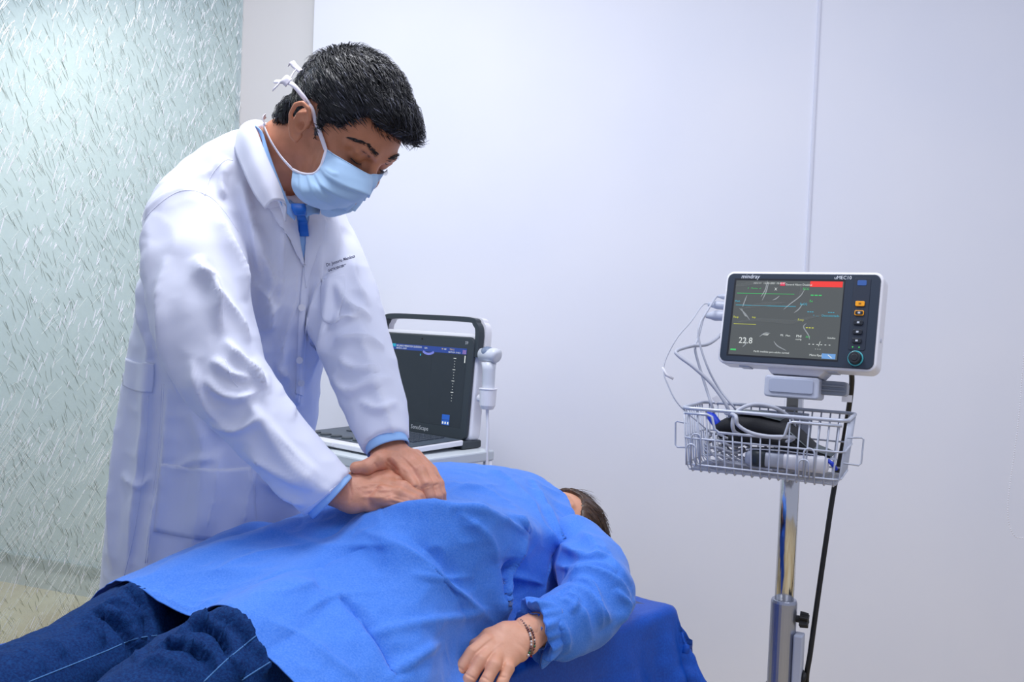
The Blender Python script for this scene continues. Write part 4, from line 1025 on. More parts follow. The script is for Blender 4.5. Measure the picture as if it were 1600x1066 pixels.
# gown: front panel as a control net (hem -> neck, far side -> near side)
gn_ = [
 [(118, 1000, 1.36), (140, 942, 1.32), (192, 911, 1.235), (250, 943, 1.19), (300, 967, 1.165), (340, 954, 1.105), (395, 1003, 1.05), (455, 1066, 1.02), (500, 1130, 1.0), (520, 1200, 1.0)],
 [(230, 960, 1.50), (250, 905, 1.46), (300, 866, 1.34), (345, 878, 1.30), (390, 905, 1.25), (430, 915, 1.20), (480, 955, 1.15), (545, 1030, 1.10), (590, 1110, 1.07), (600, 1190, 1.07)],
 [(370, 930, 1.66), (390, 855, 1.60), (440, 818, 1.44), (480, 828, 1.40), (510, 842, 1.36), (545, 860, 1.30), (590, 915, 1.24), (640, 1000, 1.18), (665, 1080, 1.15), (680, 1160, 1.15)],
 [(480, 900, 1.76), (500, 810, 1.70), (530, 788, 1.58), (555, 800, 1.50), (560, 802, 1.42), (590, 806, 1.35), (630, 860, 1.29), (680, 950, 1.26), (700, 1040, 1.25), (710, 1120, 1.19)],
 [(560, 860, 1.84), (600, 770, 1.76), (625, 765, 1.62), (640, 790, 1.50), (650, 800, 1.43), (665, 792, 1.355), (700, 850, 1.315), (735, 930, 1.335), (750, 1010, 1.345), (760, 1090, 1.255)],
 [(640, 840, 1.92), (660, 738, 1.82), (690, 728, 1.72), (700, 755, 1.60), (715, 790, 1.49), (735, 790, 1.40), (765, 830, 1.37), (775, 900, 1.385), (780, 965, 1.39), (790, 1040, 1.33)],
 [(740, 830, 1.98), (745, 745, 1.88), (765, 729, 1.78), (775, 760, 1.66), (790, 792, 1.56), (812, 815, 1.46), (815, 850, 1.46), (800, 905, 1.455), (800, 960, 1.44), (805, 1030, 1.38)],
 [(830, 830, 2.02), (822, 760, 1.93), (828, 741, 1.84), (838, 770, 1.72), (850, 800, 1.64), (855, 835, 1.57), (850, 870, 1.54), (842, 920, 1.52), (838, 960, 1.50), (840, 1010, 1.49)],
 [(880, 840, 1.90), (868, 782, 1.86), (872, 763, 1.81), (884, 778, 1.78), (892, 796, 1.72), (898, 826, 1.66), (892, 865, 1.63), (880, 915, 1.60), (872, 950, 1.58), (870, 990, 1.56)],
 [(872, 860, 1.90), (874, 800, 1.86), (880, 776, 1.81), (890, 792, 1.775), (896, 815, 1.75), (903, 840, 1.70), (903, 875, 1.67), (895, 920, 1.64), (888, 950, 1.62), (885, 985, 1.60)]]
Vg, Fg, (n1, n2) = net([[P(*q) for q in r] for r in gn_], 36, 30)
if (vnormals(Vg, Fg) @ Fw).mean() > 0: Fg = Fg[:, ::-1]
def leg_push(V, m=0.006, it=3):
    f = lambda X: np.minimum(np.minimum(sd_chain(X, legF), sd_chain(X, legN)), sd_chain(X, tr2, lat))
    for _ in range(it):
        d = f(V); k = np.where(d < m)[0]
        if len(k) == 0: break
        e = 0.002; G = np.stack([f(V[k] + np.eye(3)[j] * e) - f(V[k] - np.eye(3)[j] * e) for j in range(3)], 1)
        G[:, 2] = np.abs(G[:, 2]); G /= np.linalg.norm(G, axis=1, keepdims=True) + 1e-9
        V = V.copy(); V[k] += G * (m - d[k])[:, None]
    return V
gown_folds = [
    # broad lobes
    ([(560, 830), (640, 870), (700, 920), (770, 975)], 14, 34, 0.012),
    ([(600, 800), (680, 800), (760, 815), (822, 832)], 10, 16, 0.013),
    ([(822, 832), (800, 860), (785, 900), (775, 940), (785, 978)], 5, 14, 0.020),
    ([(700, 792), (760, 798), (795, 802), (822, 832)], 4, 7, 0.008),
    ([(715, 800), (760, 840), (775, 880)], 10, 12, 0.006),
    ([(795, 790), (812, 805), (826, 832)], 4, 5, 0.010),
    ([(826, 742), (850, 790), (866, 845), (872, 853)], 10, 5, 0.014),
    ([(800, 750), (830, 790), (850, 830), (872, 856)], 6, 12, 0.012),
    ([(880, 770), (897, 800), (890, 830), (872, 856)], 6, 5, 0.010),
    ([(862, 870), (850, 900), (845, 935), (862, 945)], 6, 8, 0.007),
    ([(790, 900), (820, 905), (850, 915)], 7, 5, 0.006),
    # valley behind the arm
    ([(800, 870), (798, 910), (802, 950)], 10, 14, -0.020),
    ([(866, 862), (862, 885), (858, 910)], 4, 5, -0.006),
    # lower panel, large soft shapes
    ([(230, 905), (330, 900), (450, 905), (560, 950), (640, 1040)], 24, 20, 0.006),
    ([(530, 960), (500, 900), (520, 870), (600, 850)], 22, 16, -0.007),
    ([(500, 900), (560, 960), (600, 1020), (620, 1066)], 14, 10, -0.009),
    ([(430, 830), (500, 860), (560, 858), (620, 850)], 14, 10, 0.005),
    ([(640, 840), (690, 880), (720, 940), (730, 1000)], 18, 18, -0.006),
    ([(400, 960), (470, 1000), (520, 1040), (560, 1066)], 12, 12, 0.005),
    ([(560, 1000), (620, 985), (700, 965), (770, 950)], 6, 14, 0.006),
    ([(690, 1000), (650, 1030), (600, 1066)], 8, 8, 0.006),
    ([(690, 755), (730, 765), (790, 760)], 8, 5, 0.005), ([(700, 775), (740, 760), (800, 790)], 5, 6, 0.005), ([(760, 735), (790, 745), (815, 775)], 8, 6, 0.006),
    ([(205, 918), (250, 930), (300, 955), (350, 940), (390, 975)], 5, 5, 0.003),
    ([(320, 900), (400, 870), (500, 850)], 6, 6, 0.003), ([(380, 930), (450, 925), (520, 900)], 6, 6, 0.0025), ([(470, 960), (520, 935), (590, 930)], 7, 5, 0.003), ([(640, 900), (690, 905), (740, 900)], 7, 6, 0.0035),
]
Vg = leg_push(Vg); Vg = smooth(Vg, Fg, 2)
gown_folds = [(p, wl * 0.85, wr * 0.85, a * 1.35) for p, wl, wr, a in gown_folds]; SHARP = 1.1
Vg = folds(Vg, Fg, gown_folds); Vg = leg_push(Vg, 0.004, 2); SHARP = 1.6
Ng = vnormals(Vg, Fg)
Vg = Vg + Ng * (0.004 * vnoise(Vg * 9) + 0.0022 * (1 - 2 * np.abs(vnoise(Vg * 15 + 3))) + 0.0010 * (1 - 2 * np.abs(vnoise(Vg * 40 + 3))))[:, None]
gown = mesh_np('gown', Vg, Fg, M_gown, PAT, solid=0.0012)
# sleeve
sl = [(P(878, 842, 1.72), 0.046), (P(898, 858, 1.64), 0.060), (P(924, 892, 1.56), 0.062), (P(937, 926, 1.49), 0.059), (P(912, 962, 1.435), 0.055), (P(872, 978, 1.395), 0.051), (P(846, 985, 1.365), 0.042), (P(828, 991, 1.35), 0.037)]
slc = (P(852, 982, 1.366), P(806, 1000, 1.338) - P(850, 982, 1.37))
slp = [('u', 0.02, lambda X: sd_chain(X, sl, None, [slc])), ('s', 0.006, lambda X: sd_chain(X, [(P(842, 987, 1.363), 0.030), (P(815, 996, 1.343), 0.034), (P(800, 1002, 1.333), 0.042)]))]
Vs, Fs = nets(lambda X: evalp(X, slp), *bounds(np.array([q[0] for q in sl]), 0.09), 0.0035)
Vs = smooth(Vs, Fs, 2)
SHARP = 1.2
Vs = folds(Vs, Fs, [
    ([(875, 850), (900, 868), (925, 878), (950, 872)], 8, 5, 0.014), ([(868, 880), (895, 892), (935, 888), (960, 900)], 6, 7, 0.012), ([(905, 832), (925, 850), (940, 875)], 7, 8, 0.010),
    ([(880, 905), (915, 895), (950, 905), (985, 935)], 5, 9, 0.016), ([(900, 905), (925, 920), (940, 955), (955, 975)], 6, 8, 0.014), ([(862, 930), (900, 925), (930, 945), (943, 985)], 5, 9, 0.013),
    ([(825, 945), (865, 938), (905, 955), (925, 1000)], 6, 10, 0.010), ([(850, 960), (880, 985), (885, 1020)], 6, 9, 0.010), ([(880, 925), (900, 938), (890, 960)], 5, 5, 0.008), ([(960, 920), (975, 945), (965, 985)], 6, 6, 0.010),
    ([(895, 905), (882, 925), (875, 935)], 3, 3, -0.006), ([(985, 930), (990, 955), (970, 990)], 4, 8, 0.008), ([(840, 1010), (880, 1030), (920, 1015)], 5, 5, 0.006), ([(930, 840), (955, 880), (985, 915)], 8, 5, 0.008)])
SHARP = 1.6; Ns = vnormals(Vs, Fs); Vs = Vs + Ns * (0.003 * (1 - 2 * np.abs(vnoise(Vs * 18))) + 0.0012 * vnoise(Vs * 45))[:, None]
slv = mesh_np('sleeve', Vs, Fs, M_gown, gown)
# elastic frill round the wrist
SHARP = 1.6; wa_, wb_ = P(862, 979, 1.370), P(828, 990, 1.350); t_ = (wb_ - wa_) / np.linalg.norm(wb_ - wa_); u_ = np.cross(t_, Up); u_ /= np.linalg.norm(u_); w_ = np.cross(u_, t_)
rows_ = []
for s_, rr, am in ((-0.1, 0.040, 0), (0.35, 0.046, 0.002), (0.75, 0.0500, 0.004), (0.95, 0.0485, 0.005), (0.85, 0.039, 0.003), (0.65, 0.032, 0.003), (0.55, 0.0275, 0.0015), (0.75, 0.0285, 0.0022), (0.90, 0.0300, 0.003)):
    row = []
    for q in np.linspace(0, 2 * math.pi, 121):
        r_ = rr + am * (math.sin(q * 17) * 0.5 + math.sin(q * 7 + 1) * 0.9)
        row.append(wa_ + (wb_ - wa_) * s_ * 0.9 + t_ * 0.004 * math.sin(q * 5) + (u_ * math.cos(q) * 0.92 + w_ * math.sin(q)) * r_)
    rows_.append(row)
Vn, Fn, _ = net(rows_, 5, 1); mesh_np('cuff_frill', Vn, Fn, M_gown, slv, solid=0.0006)
# bracelets: string of small beads
ba, bb = P(822, 992, 1.384), P(818, 994, 1.382)
bead_c = [srgb(60, 110, 80), srgb(150, 120, 110), srgb(205, 195, 190), srgb(120, 80, 80), srgb(170, 40, 50), srgb(90, 80, 76), srgb(215, 180, 110)]
Mb = [mat('bead_%d' % i, c, 0.3, 0.3) for i, c in enumerate(bead_c)]
brl = B(); H2 = bvh(Vh2, Fh2)
for ring, dxp in ((0, 0), (1, 5)):
    q = [hit(H2, x + dxp, y, 0.0018) for x, y in spline(np.array([(796, 958), (806, 965), (817, 974), (825, 986), (829, 999), (829, 1012), (824, 1024)], float), 12)]
    q = [p for p in q if p is not None]; q = [p for p in q if np.linalg.norm(p - np.median(np.array(q), 0)) < 0.032]; last = None
    for p in q:
        if last is not None and np.linalg.norm(p - last) < 0.0034: continue
        last = p; brl.cm = int(rng.choice(7, p=[.1, .2, .25, .15, .06, .16, .08])); brl.ball(tuple(p), 0.0017 if ring else 0.0021, 5)
    if len(q) > 2: brl.cm = 5; brl.tube([tuple(p) for p in q], 0.0006, 5)
o = brl.build('bracelet', None, None, mats=Mb, smooth=True); tag(o, 'thin beaded bracelet with small coloured beads round the patient\'s wrist', 'bracelet')
# ------------------------------------------------------------------ patient monitor
def fmat(o, yawdeg, tiltdeg=0):
    y = yawdeg * D2R; t = tiltdeg * D2R
    X = np.array([math.cos(y), -math.sin(y), 0]); Nh = np.array([-math.sin(y), -math.cos(y), 0]); Z = np.array([0, 0, 1.0])
    N = math.cos(t) * Nh + math.sin(t) * Z; Y = math.cos(t) * Z - math.sin(t) * Nh
    return Matrix(((X[0], Y[0], N[0], o[0]), (X[1], Y[1], N[1], o[1]), (X[2], Y[2], N[2], o[2]), (0, 0, 0, 1)))
MO = P(1246, 499, 1.66); MM = fmat(MO, 32, 11) @ Matrix.Diagonal((0.955, 1.0, 1.0, 1.0))
w, h = 0.302, 0.182
MON = thing('patient_monitor', 'bedside vital signs monitor with traces on its screen, mounted on a rolling pole', 'monitor', tuple(MO))
b = B(MM); b.prism(rrect(w, h, 0.016, 8), -0.050, 0.0); b.prism(rrect(w * 0.9, h * 0.86, 0.012, 6), -0.085, -0.049)
b.build('housing', M_white, MON, bevel=0.004, seg=3)
b = B(MM); b.prism(rrect(w - 0.010, h - 0.010, 0.012, 8), -0.002, 0.0025); b.build('bezel', M_dark, MON, bevel=0.0012)
b = B(MM)
cs_ = {'bg': M_scr, 'green': emis('trace_green', (70, 200, 110), 0.8), 'cyan': emis('trace_cyan', (70, 180, 210), 0.8), 'yellow': emis('trace_yellow', (210, 215, 80), 0.8), 'white': emis('text_white', (225, 232, 232), 0.8),
       'red': emis('alarm_red', (232, 58, 52), 0.9), 'blue': emis('button_blue', (110, 160, 220), 0.8), 'pink': emis('icon_pink', (225, 50, 90), 0.8), 'film_shine': mat('film_glint', srgb(205, 210, 205), 0.15, alpha=0.45), 'dim': mat('film_fold_sheen', srgb(120, 124, 120), 0.2, alpha=0.35), 'frame': mat('screen_edge', srgb(20, 24, 32), 0.4)}
kk = list(cs_.keys()); use = lambda n: setattr(b, 'cm', kk.index(n))
# screen extents in the bezel
sx0, sx1, sy0, sy1 = -0.128, 0.081, -0.073, 0.072
use('frame'); b.quad(sx0 - 0.004, sy0 - 0.003, sx1 + 0.002, sy1 + 0.004, 0.0026)
use('bg'); b.quad(sx0, sy0, sx1, sy1, 0.0029)
SX = lambda u: sx0 + (sx1 - sx0) * u; SY = lambda v: sy1 + (sy0 - sy1) * v
def rq(c, u0, v0, u1, v1, z=0.0032): use(c); b.quad(SX(u0), SY(v1), SX(u1), SY(v0), z)
def tx(c, s, u, v, size): use(c); b.text(s, SX(u), SY(v), size, 0.0033)
rq('red', 0.70, 0.0, 0.99, 0.075)
rq('green', 0.02, 0.172, 0.565, 0.178); rq('cyan', 0.02, 0.333, 0.59, 0.339); rq('yellow', 0.02, 0.587, 0.235, 0.593)
rq('pink', 0.425, 0.02, 0.47, 0.065); tx('white', 'General Alarm Disabled', 0.475, 0.06, 0.0052)
tx('white', 'ADU 01', 0.17, 0.045, 0.0048); tx('white', '12-05-2021 15:43:07', 0.265, 0.045, 0.0052)
tx('green', 'II    Monitor  x1', 0.12, 0.115, 0.0042); tx('green', 'ECG', 0.64, 0.115, 0.006)
for i in range(3): rq('green', 0.715 + i * 0.036, 0.176, 0.742 + i * 0.036, 0.19); rq('yellow', 0.70 + i * 0.026, 0.60, 0.718 + i * 0.026, 0.612); rq('cyan', 0.70 + i * 0.02, 0.395, 0.714 + i * 0.02, 0.404); rq('cyan', 0.885 + i * 0.02, 0.395, 0.899 + i * 0.02, 0.404)
tx('cyan', 'Pleth', 0.01, 0.295, 0.005); tx('cyan', 'SpO2', 0.625, 0.315, 0.0062); tx('cyan', 'Desconectado', 0.83, 0.455, 0.0056); tx('cyan', '*  ----', 0.755, 0.46, 0.005)
tx('yellow', 'Resp', 0.01, 0.51, 0.0055); tx('yellow', 'Imp', 0.19, 0.505, 0.005); tx('yellow', 'Resp', 0.62, 0.52, 0.006)
tx('green', 'x', 0.71, 0.26, 0.006); tx('green', 'Off', 0.71, 0.275, 0.0045); tx('white', 'X', 0.375, 0.13, 0.008)
tx('white', '22.8', 0.085, 0.845, 0.0165); tx('white', '- - -/- - -', 0.735, 0.835, 0.0125); tx('white', '- - -', 0.80, 0.885, 0.007)
tx('white', 'NIBP', 0.315, 0.73, 0.005); tx('white', 'PR   Man', 0.475, 0.73, 0.0052); tx('white', 'PNI', 0.62, 0.735, 0.0068); tx('white', 'mmHg', 0.617, 0.77, 0.0042); tx('green', '36.5', 0.705, 0.735, 0.005); tx('white', 'Sistolica', 0.90, 0.735, 0.0045)
tx('white', 'Perfil: medidas para adulto normal', 0.24, 0.955, 0.0050); rq('green', 0.015, 0.925, 0.07, 0.945); tx('white', 'Menu Ppal.', 0.755, 0.965, 0.0055)
rq('blue', 0.865, 0.925, 0.985, 0.99)
use('white'); b.add([(SX(.915), SY(.94), .0034), (SX(.925), SY(.94), .0034), (SX(.96), SY(.98), .0034), (SX(.95), SY(.98), .0034)], [(0, 1, 2, 3)])
def glint(c, pts, wd, z=0.0036):  # pale streaks paint in reflections on the creased plastic over the screen
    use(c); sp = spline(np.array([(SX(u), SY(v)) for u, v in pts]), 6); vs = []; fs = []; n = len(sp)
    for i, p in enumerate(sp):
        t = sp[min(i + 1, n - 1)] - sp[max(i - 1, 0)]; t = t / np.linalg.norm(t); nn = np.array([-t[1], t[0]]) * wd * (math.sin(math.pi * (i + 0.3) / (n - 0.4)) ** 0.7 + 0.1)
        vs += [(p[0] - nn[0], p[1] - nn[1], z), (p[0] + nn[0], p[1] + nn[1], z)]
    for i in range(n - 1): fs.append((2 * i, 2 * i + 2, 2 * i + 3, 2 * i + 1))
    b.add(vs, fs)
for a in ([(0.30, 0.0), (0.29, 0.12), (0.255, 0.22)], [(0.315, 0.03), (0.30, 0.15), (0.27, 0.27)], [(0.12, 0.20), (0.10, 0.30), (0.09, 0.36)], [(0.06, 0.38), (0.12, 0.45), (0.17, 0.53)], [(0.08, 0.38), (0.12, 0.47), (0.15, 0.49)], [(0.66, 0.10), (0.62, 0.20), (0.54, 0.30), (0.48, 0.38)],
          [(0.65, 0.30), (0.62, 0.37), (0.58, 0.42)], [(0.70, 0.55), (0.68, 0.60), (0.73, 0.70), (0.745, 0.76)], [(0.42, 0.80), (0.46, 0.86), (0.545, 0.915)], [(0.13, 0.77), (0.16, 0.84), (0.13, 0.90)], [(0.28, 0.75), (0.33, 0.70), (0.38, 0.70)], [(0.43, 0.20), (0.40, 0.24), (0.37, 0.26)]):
    glint('film_shine', a, 0.0010)
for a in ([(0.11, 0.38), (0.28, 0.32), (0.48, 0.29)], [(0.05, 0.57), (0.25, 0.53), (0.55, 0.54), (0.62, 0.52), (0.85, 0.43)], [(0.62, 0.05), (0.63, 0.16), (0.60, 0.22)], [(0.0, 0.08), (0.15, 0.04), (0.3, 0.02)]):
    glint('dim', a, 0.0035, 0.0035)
b.build('screen', None, MON, mats=[cs_[k] for k in kk])
M_pw = mat('print_white', srgb(225, 230, 238), 0.5)
B(MM).text('mindray', -0.119, 0.0762, 0.0115, 0.0028, 0.15).build('lettering', M_pw, MON)
B(MM).text('uMEC10', 0.062, 0.0765, 0.0092, 0.0028).build('lettering', M_pw, MON)
# control strip
b = B(MM); b.prism(rrect(0.030, 0.132, 0.004, 4, 0.114, 0.013), 0.0024, 0.0036); b.build('control_strip', mat('strip', srgb(34, 44, 60), 0.45), MON, bevel=0.0004)
def btn(nm, cx, cy, bw, bh, m, z=0.0062, icon=None):
    q = B(MM); q.prism(rrect(bw, bh, 0.0022, 4, cx, cy), 0.0034, z); ob = q.build(nm, m, MON, bevel=0.0006)
    if icon:
        q = B(MM); q.quad(cx - 0.0022, cy - 0.0016, cx + 0.0022, cy + 0.0016, z + 0.0003); q.build('icon', icon, ob)
M_org = mat('orange_key', srgb(240, 160, 20), 0.4); M_key = mat('dark_key', srgb(26, 32, 42), 0.4); M_icon = mat('key_print', srgb(190, 196, 206), 0.4)
btn('alarm_lamp', 0.1135, 0.070, 0.0165, 0.010, mat('lamp_lens', srgb(60, 96, 160), 0.3), 0.0042)
btn('key', 0.1135, 0.0315, 0.0165, 0.0095, M_org, icon=mat('key_mark', srgb(150, 100, 20), 0.4))
btn('key', 0.1135, 0.0145, 0.0165, 0.0095, M_org); btn('key', 0.1135, 0.0145, 0.0138, 0.0068, M_key, 0.0068, M_icon)
for yy in (-0.003, -0.020, -0.036): btn('key', 0.1135, yy, 0.0165, 0.0085, M_key, icon=M_icon)
b = B(MM)
for xx in (0.107, 0.1185): b.ball((xx, -0.0475, 0.0035), (0.0014, 0.0014, 0.001), 6)
b.build('status_light', emis('led_green', (60, 190, 90), 0.9), MON)
b = B(MM); b.tube([(0.114, -0.068, 0.002), (0.114, -0.068, 0.006)], 0.0140, 28); b.build('knob_ring', mat('ring_teal', srgb(70, 170, 180), 0.3), MON, bevel=0.001)
b = B(MM); b.tube([(0.114, -0.068, 0.004), (0.114, -0.068, 0.015), (0.114, -0.068, 0.0155)], [0.0122, 0.0108, 0.0095], 28); b.tube([(0.114, -0.068, 0.015), (0.114, -0.068, 0.0165)], 0.0062, 20); b.build('control_knob', mat('knob_rubber', srgb(26, 32, 40), 0.45), MON, bevel=0.0008)
b = B(MM); b.prism([(-0.058, -0.088), (0.058, -0.088), (0.046, -0.102), (-0.046, -0.102)], -0.075, -0.02); b.build('mount_shoe', M_white, MON, bevel=0.002)
for (ax_, ay_) in ((-0.10, -0.0915), (0.07, -0.0915)):
    B(MM).box((ax_, ay_, -0.03), (0.02, 0.003, 0.03)).build('foot_pad', M_lgrey, MON, bevel=0.001)
b = B(MM); b.tube([(0.1512, -0.03, -0.02), (0.1522, -0.03, -0.02)], 0.004, 16); b.build('side_port', M_lgrey, MON)
# connectors on the left side (plugs belong to the cables)
left = lambda y, z=-0.03, x=-0.151: np.array(MM @ Vector((x, y, z)))

# ------------------------------------------------------------------ rolling stand
PX, PY = P(1240, 640, 1.775)[0], P(1240, 640, 1.775)[1]
STD = thing('rolling_stand', 'chrome and aluminium rolling pole carrying the monitor and the wire basket', 'stand', (PX, PY, 0))
SM = lambda z: fmat((PX, PY, z), 27)
zc = 1.25 - (938 - 514) / 1400 * 1.775 * 1.0
mb = MM @ Vector((0, -0.107, -0.055))
b = B(SM(0)); b.tube([(0, zc - 0.1, 0), (0, 1.15, 0)], 0.0185, 28); b.build('upper_pole', M_chrome, STD, smooth=True)
b = B(SM(0)); b.tube([(0, 0.06, 0), (0, zc - 0.006, 0), (0, zc, 0)], [0.0255, 0.0255, 0.0235], 32); b.build('lower_pole', M_alu, STD, bevel=0.001, smooth=True)
b = B(SM(0)); b.box((0, 1.09, 0.0175), (0.022, 0.09, 0.004)); b.build('pole_slot', mat('brushed_steel', srgb(150, 148, 140), 0.3, 0.9), STD, bevel=0.001)
# clamp knob
b = B(SM(0)); kz = zc - 0.035; b.tube([(0.02, kz, 0), (0.034, kz, 0)], 0.007, 14)
pts = [(0.0135 + 0.0035 * math.cos(6 * a)) for a in np.linspace(0, 2 * math.pi, 48, endpoint=False)]
b.add([(0.032, kz + r_ * math.cos(a), r_ * math.sin(a)) for r_, a in zip(pts, np.linspace(0, 2 * math.pi, 48, endpoint=False))] + [(0.048, kz + r_ * 0.9 * math.cos(a), r_ * 0.9 * math.sin(a)) for r_, a in zip(pts, np.linspace(0, 2 * math.pi, 48, endpoint=False))],
      [tuple(range(48))[::-1], tuple(range(48, 96))] + [(i, (i + 1) % 48, 48 + (i + 1) % 48, 48 + i) for i in range(48)])
b.build('clamp_knob', M_black, STD, bevel=0.001)
b = B(SM(0)); b.box((0.033, 0.55, 0.005), (0.018, 0.20, 0.03)); b.build('cable_hook', M_lgrey, STD, bevel=0.003)
# tilt head under the monitor
b = B(SM(0)); b.box((0.0, 1.163, 0.0), (0.06, 0.035, 0.05)); b.build('pole_head', M_lgrey, STD, bevel=0.004)
HMx = fmat(np.array(mb), 27, 5)
b = B(HMx); b.prism(rrect(0.098, 0.040, 0.006, 5, -0.006, -0.014), -0.03, 0.045); b.build('quick_release', M_lgrey, STD, bevel=0.003)
b = B(HMx); b.prism(rrect(0.078, 0.026, 0.004, 5, -0.006, -0.012), 0.0445, 0.0475); b.build('release_lever', mat('lever_grey', srgb(168, 176, 196), 0.4), STD, bevel=0.001)
b = B(HMx); b.prism(rrect(0.05, 0.026, 0.006, 4, 0.062, -0.010), -0.03, 0.012); b.box((0.062, -0.006, 0.014), (0.044, 0.004, 0.003)); b.box((0.062, -0.014, 0.014), (0.044, 0.004, 0.003)); b.build('clamp_jaw', mat('jaw_grey', srgb(140, 148, 162), 0.4), STD, bevel=0.002)
# five-spoke base with castors
for k in range(5):
    a = 2 * math.pi * k / 5 + 0.5; c, s = math.cos(a), math.sin(a)
    b = B(Matrix.Translation((PX, PY, 0))); b.tube([(0.02 * c, 0.02 * s, 0.085), (0.15 * c, 0.15 * s, 0.082), (0.27 * c, 0.27 * s, 0.072)], [0.022, 0.018, 0.013], 12)
    lg = b.build('base_spoke', M_alu, STD, smooth=True)
    b = B(Matrix.Translation((PX, PY, 0))); b.tube([(0.27 * c - 0.012 * s, 0.27 * s + 0.012 * c, 0.030), (0.27 * c + 0.012 * s, 0.27 * s - 0.012 * c, 0.030)], 0.030, 20); b.build('castor', M_black, lg)

# ------------------------------------------------------------------ wire basket
fl_, fr_ = P(1066, 634, 1.66), P(1324, 662, 1.535)
dx_ = fr_ - fl_; dx_[2] = 0; bw = np.linalg.norm(dx_); byaw = math.degrees(math.atan2(-dx_[1], dx_[0]))
zt = (fl_[2] + fr_[2]) / 2; bc = (fl_ + fr_) / 2; dep = 0.165; bh = 0.116
BKM = fmat((bc[0], bc[1], zt), byaw)     # x right, y up, z toward the viewer (front rim at z=0)
SM = lambda z: fmat((PX, PY, z), byaw)
BK = thing('wire_basket', 'white coated wire basket on the pole below the monitor, full of cables', 'basket', (bc[0], bc[1], zt - bh))
WR = 0.0018
def U(pts): return [Vector(p) for p in pts]
x0, x1 = -bw / 2, bw / 2; y0 = -bh
ins = 0.010
cn = 0.018
def ring(y, e, r, nm):
    pts = [(p[0], y, p[1]) for p in rrect(bw + 2 * e, dep + 2 * e, cn, 5, 0, -dep / 2)]
    B(BKM).tube(pts, r, 8, closed=True).build(nm, M_wire, BK, smooth=True)
# front has the cut-out: top rim dips between two shoulders
fr = rrect(bw, dep, cn, 5, 0, -dep / 2)
ring(-0.055, -0.003, WR, 'hoop'); ring(-bh + 0.012, -ins * 0.8, WR, 'hoop')
ring(0, 0, 0.0034, 'rim')
dipL, dipR, dy = x0 + 0.060, x0 + bw * 0.655, -0.040
B(BKM).tube([(x0 + 0.005, -0.009, 0.001), (dipL - 0.012, -0.009, 0.001), (dipL - 0.004, -0.012, 0.001), (dipL + 0.002, dy + 0.006, 0.0005), (dipL + 0.010, dy, 0), (dipR - 0.010, dy, 0), (dipR - 0.003, dy + 0.006, 0.0005), (dipR + 0.003, -0.012, 0.001), (dipR + 0.010, -0.009, 0.001), (x1 - 0.008, -0.009, 0.001)], 0.0026, 8).build('front_rail', M_wire, BK, smooth=True)
vw = B(BKM)
nfr = 17
for i in range(nfr):
    x = x0 + 0.012 + (bw - 0.024) * i / (nfr - 1); xb = x * 0.94
    top = dy if dipL < x < dipR else -0.003
    a = 1.0
    for sgn in (1,):
        vw.tube([(x, top, 0.0), (xb, y0 + 0.012, -ins), (xb, y0 + 0.002, -ins - 0.003), (xb, y0 - 0.002, -ins - 0.012), (xb, y0, -dep / 2), (xb, y0 - 0.002, -dep + ins + 0.012), (xb, y0 + 0.002, -dep + ins + 0.003), (xb, y0 + 0.012, -dep + ins), (x, -0.003, -dep)], WR * 0.85, 6)
vw.build('wires_lengthwise', M_wire, BK, smooth=True)
vw = B(BKM)
for i in range(9):
    z = -0.014 - (dep - 0.028) * i / 8
    vw.tube([(x0, -0.003, z), (x0 + ins, y0 + 0.012, z), (x0 + ins + 0.005, y0 + 0.002, z), (0, y0 + 0.003, z), (x1 - ins - 0.005, y0 + 0.002, z), (x1 - ins, y0 + 0.012, z), (x1, -0.003, z)], WR * 0.85, 6)
vw.build('wires_crosswise', M_wire, BK, smooth=True)
for sx_ in (-1, 1):
    xx = sx_ * bw / 2
    B(BKM).tube([(xx - sx_ * 0.004, -0.033, -0.04), (xx + sx_ * 0.020, -0.031, -0.045), (xx + sx_ * 0.024, -0.034, -0.047), (xx + sx_ * 0.022, -0.076, -0.047), (xx + sx_ * 0.018, -0.080, -0.045), (xx - sx_ * 0.008, -0.078, -0.04)], 0.0016, 8).build('side_handle', M_wire, BK, smooth=True)
for hx, hz, hy in ((x0 + 0.020, 0.003, -0.075), (x0 + 0.028, 0.002, -0.055), (x1 - 0.060, 0.003, -0.062), (x1 - 0.068, 0.005, -0.082)):
    pts = [(hx - 0.009, y0 + 0.010, hz - ins)] + [(hx - 0.009 * math.cos(a), hy + 0.009 * math.sin(a), hz - 0.004) for a in np.linspace(0, math.pi, 9)] + [(hx + 0.009, y0 + 0.010, hz - ins)]
    B(BKM).tube(pts, 0.0017, 8).build('hook', M_wire, BK, smooth=True)
b = B(BKM); b.box((0.012, -0.035, -dep - 0.006), (0.095, 0.055, 0.008)); b.tube([(-0.01, -0.022, -dep + 0.001), (-0.01, -0.022, -dep - 0.006)], 0.004, 10); b.tube([(0.03, -0.022, -dep + 0.001), (0.03, -0.022, -dep - 0.006)], 0.004, 10)
b.build('bracket', M_lgrey, BK, bevel=0.002)
def BK_(x, y, z): return np.array(BKM @ Vector((x, y, z)))
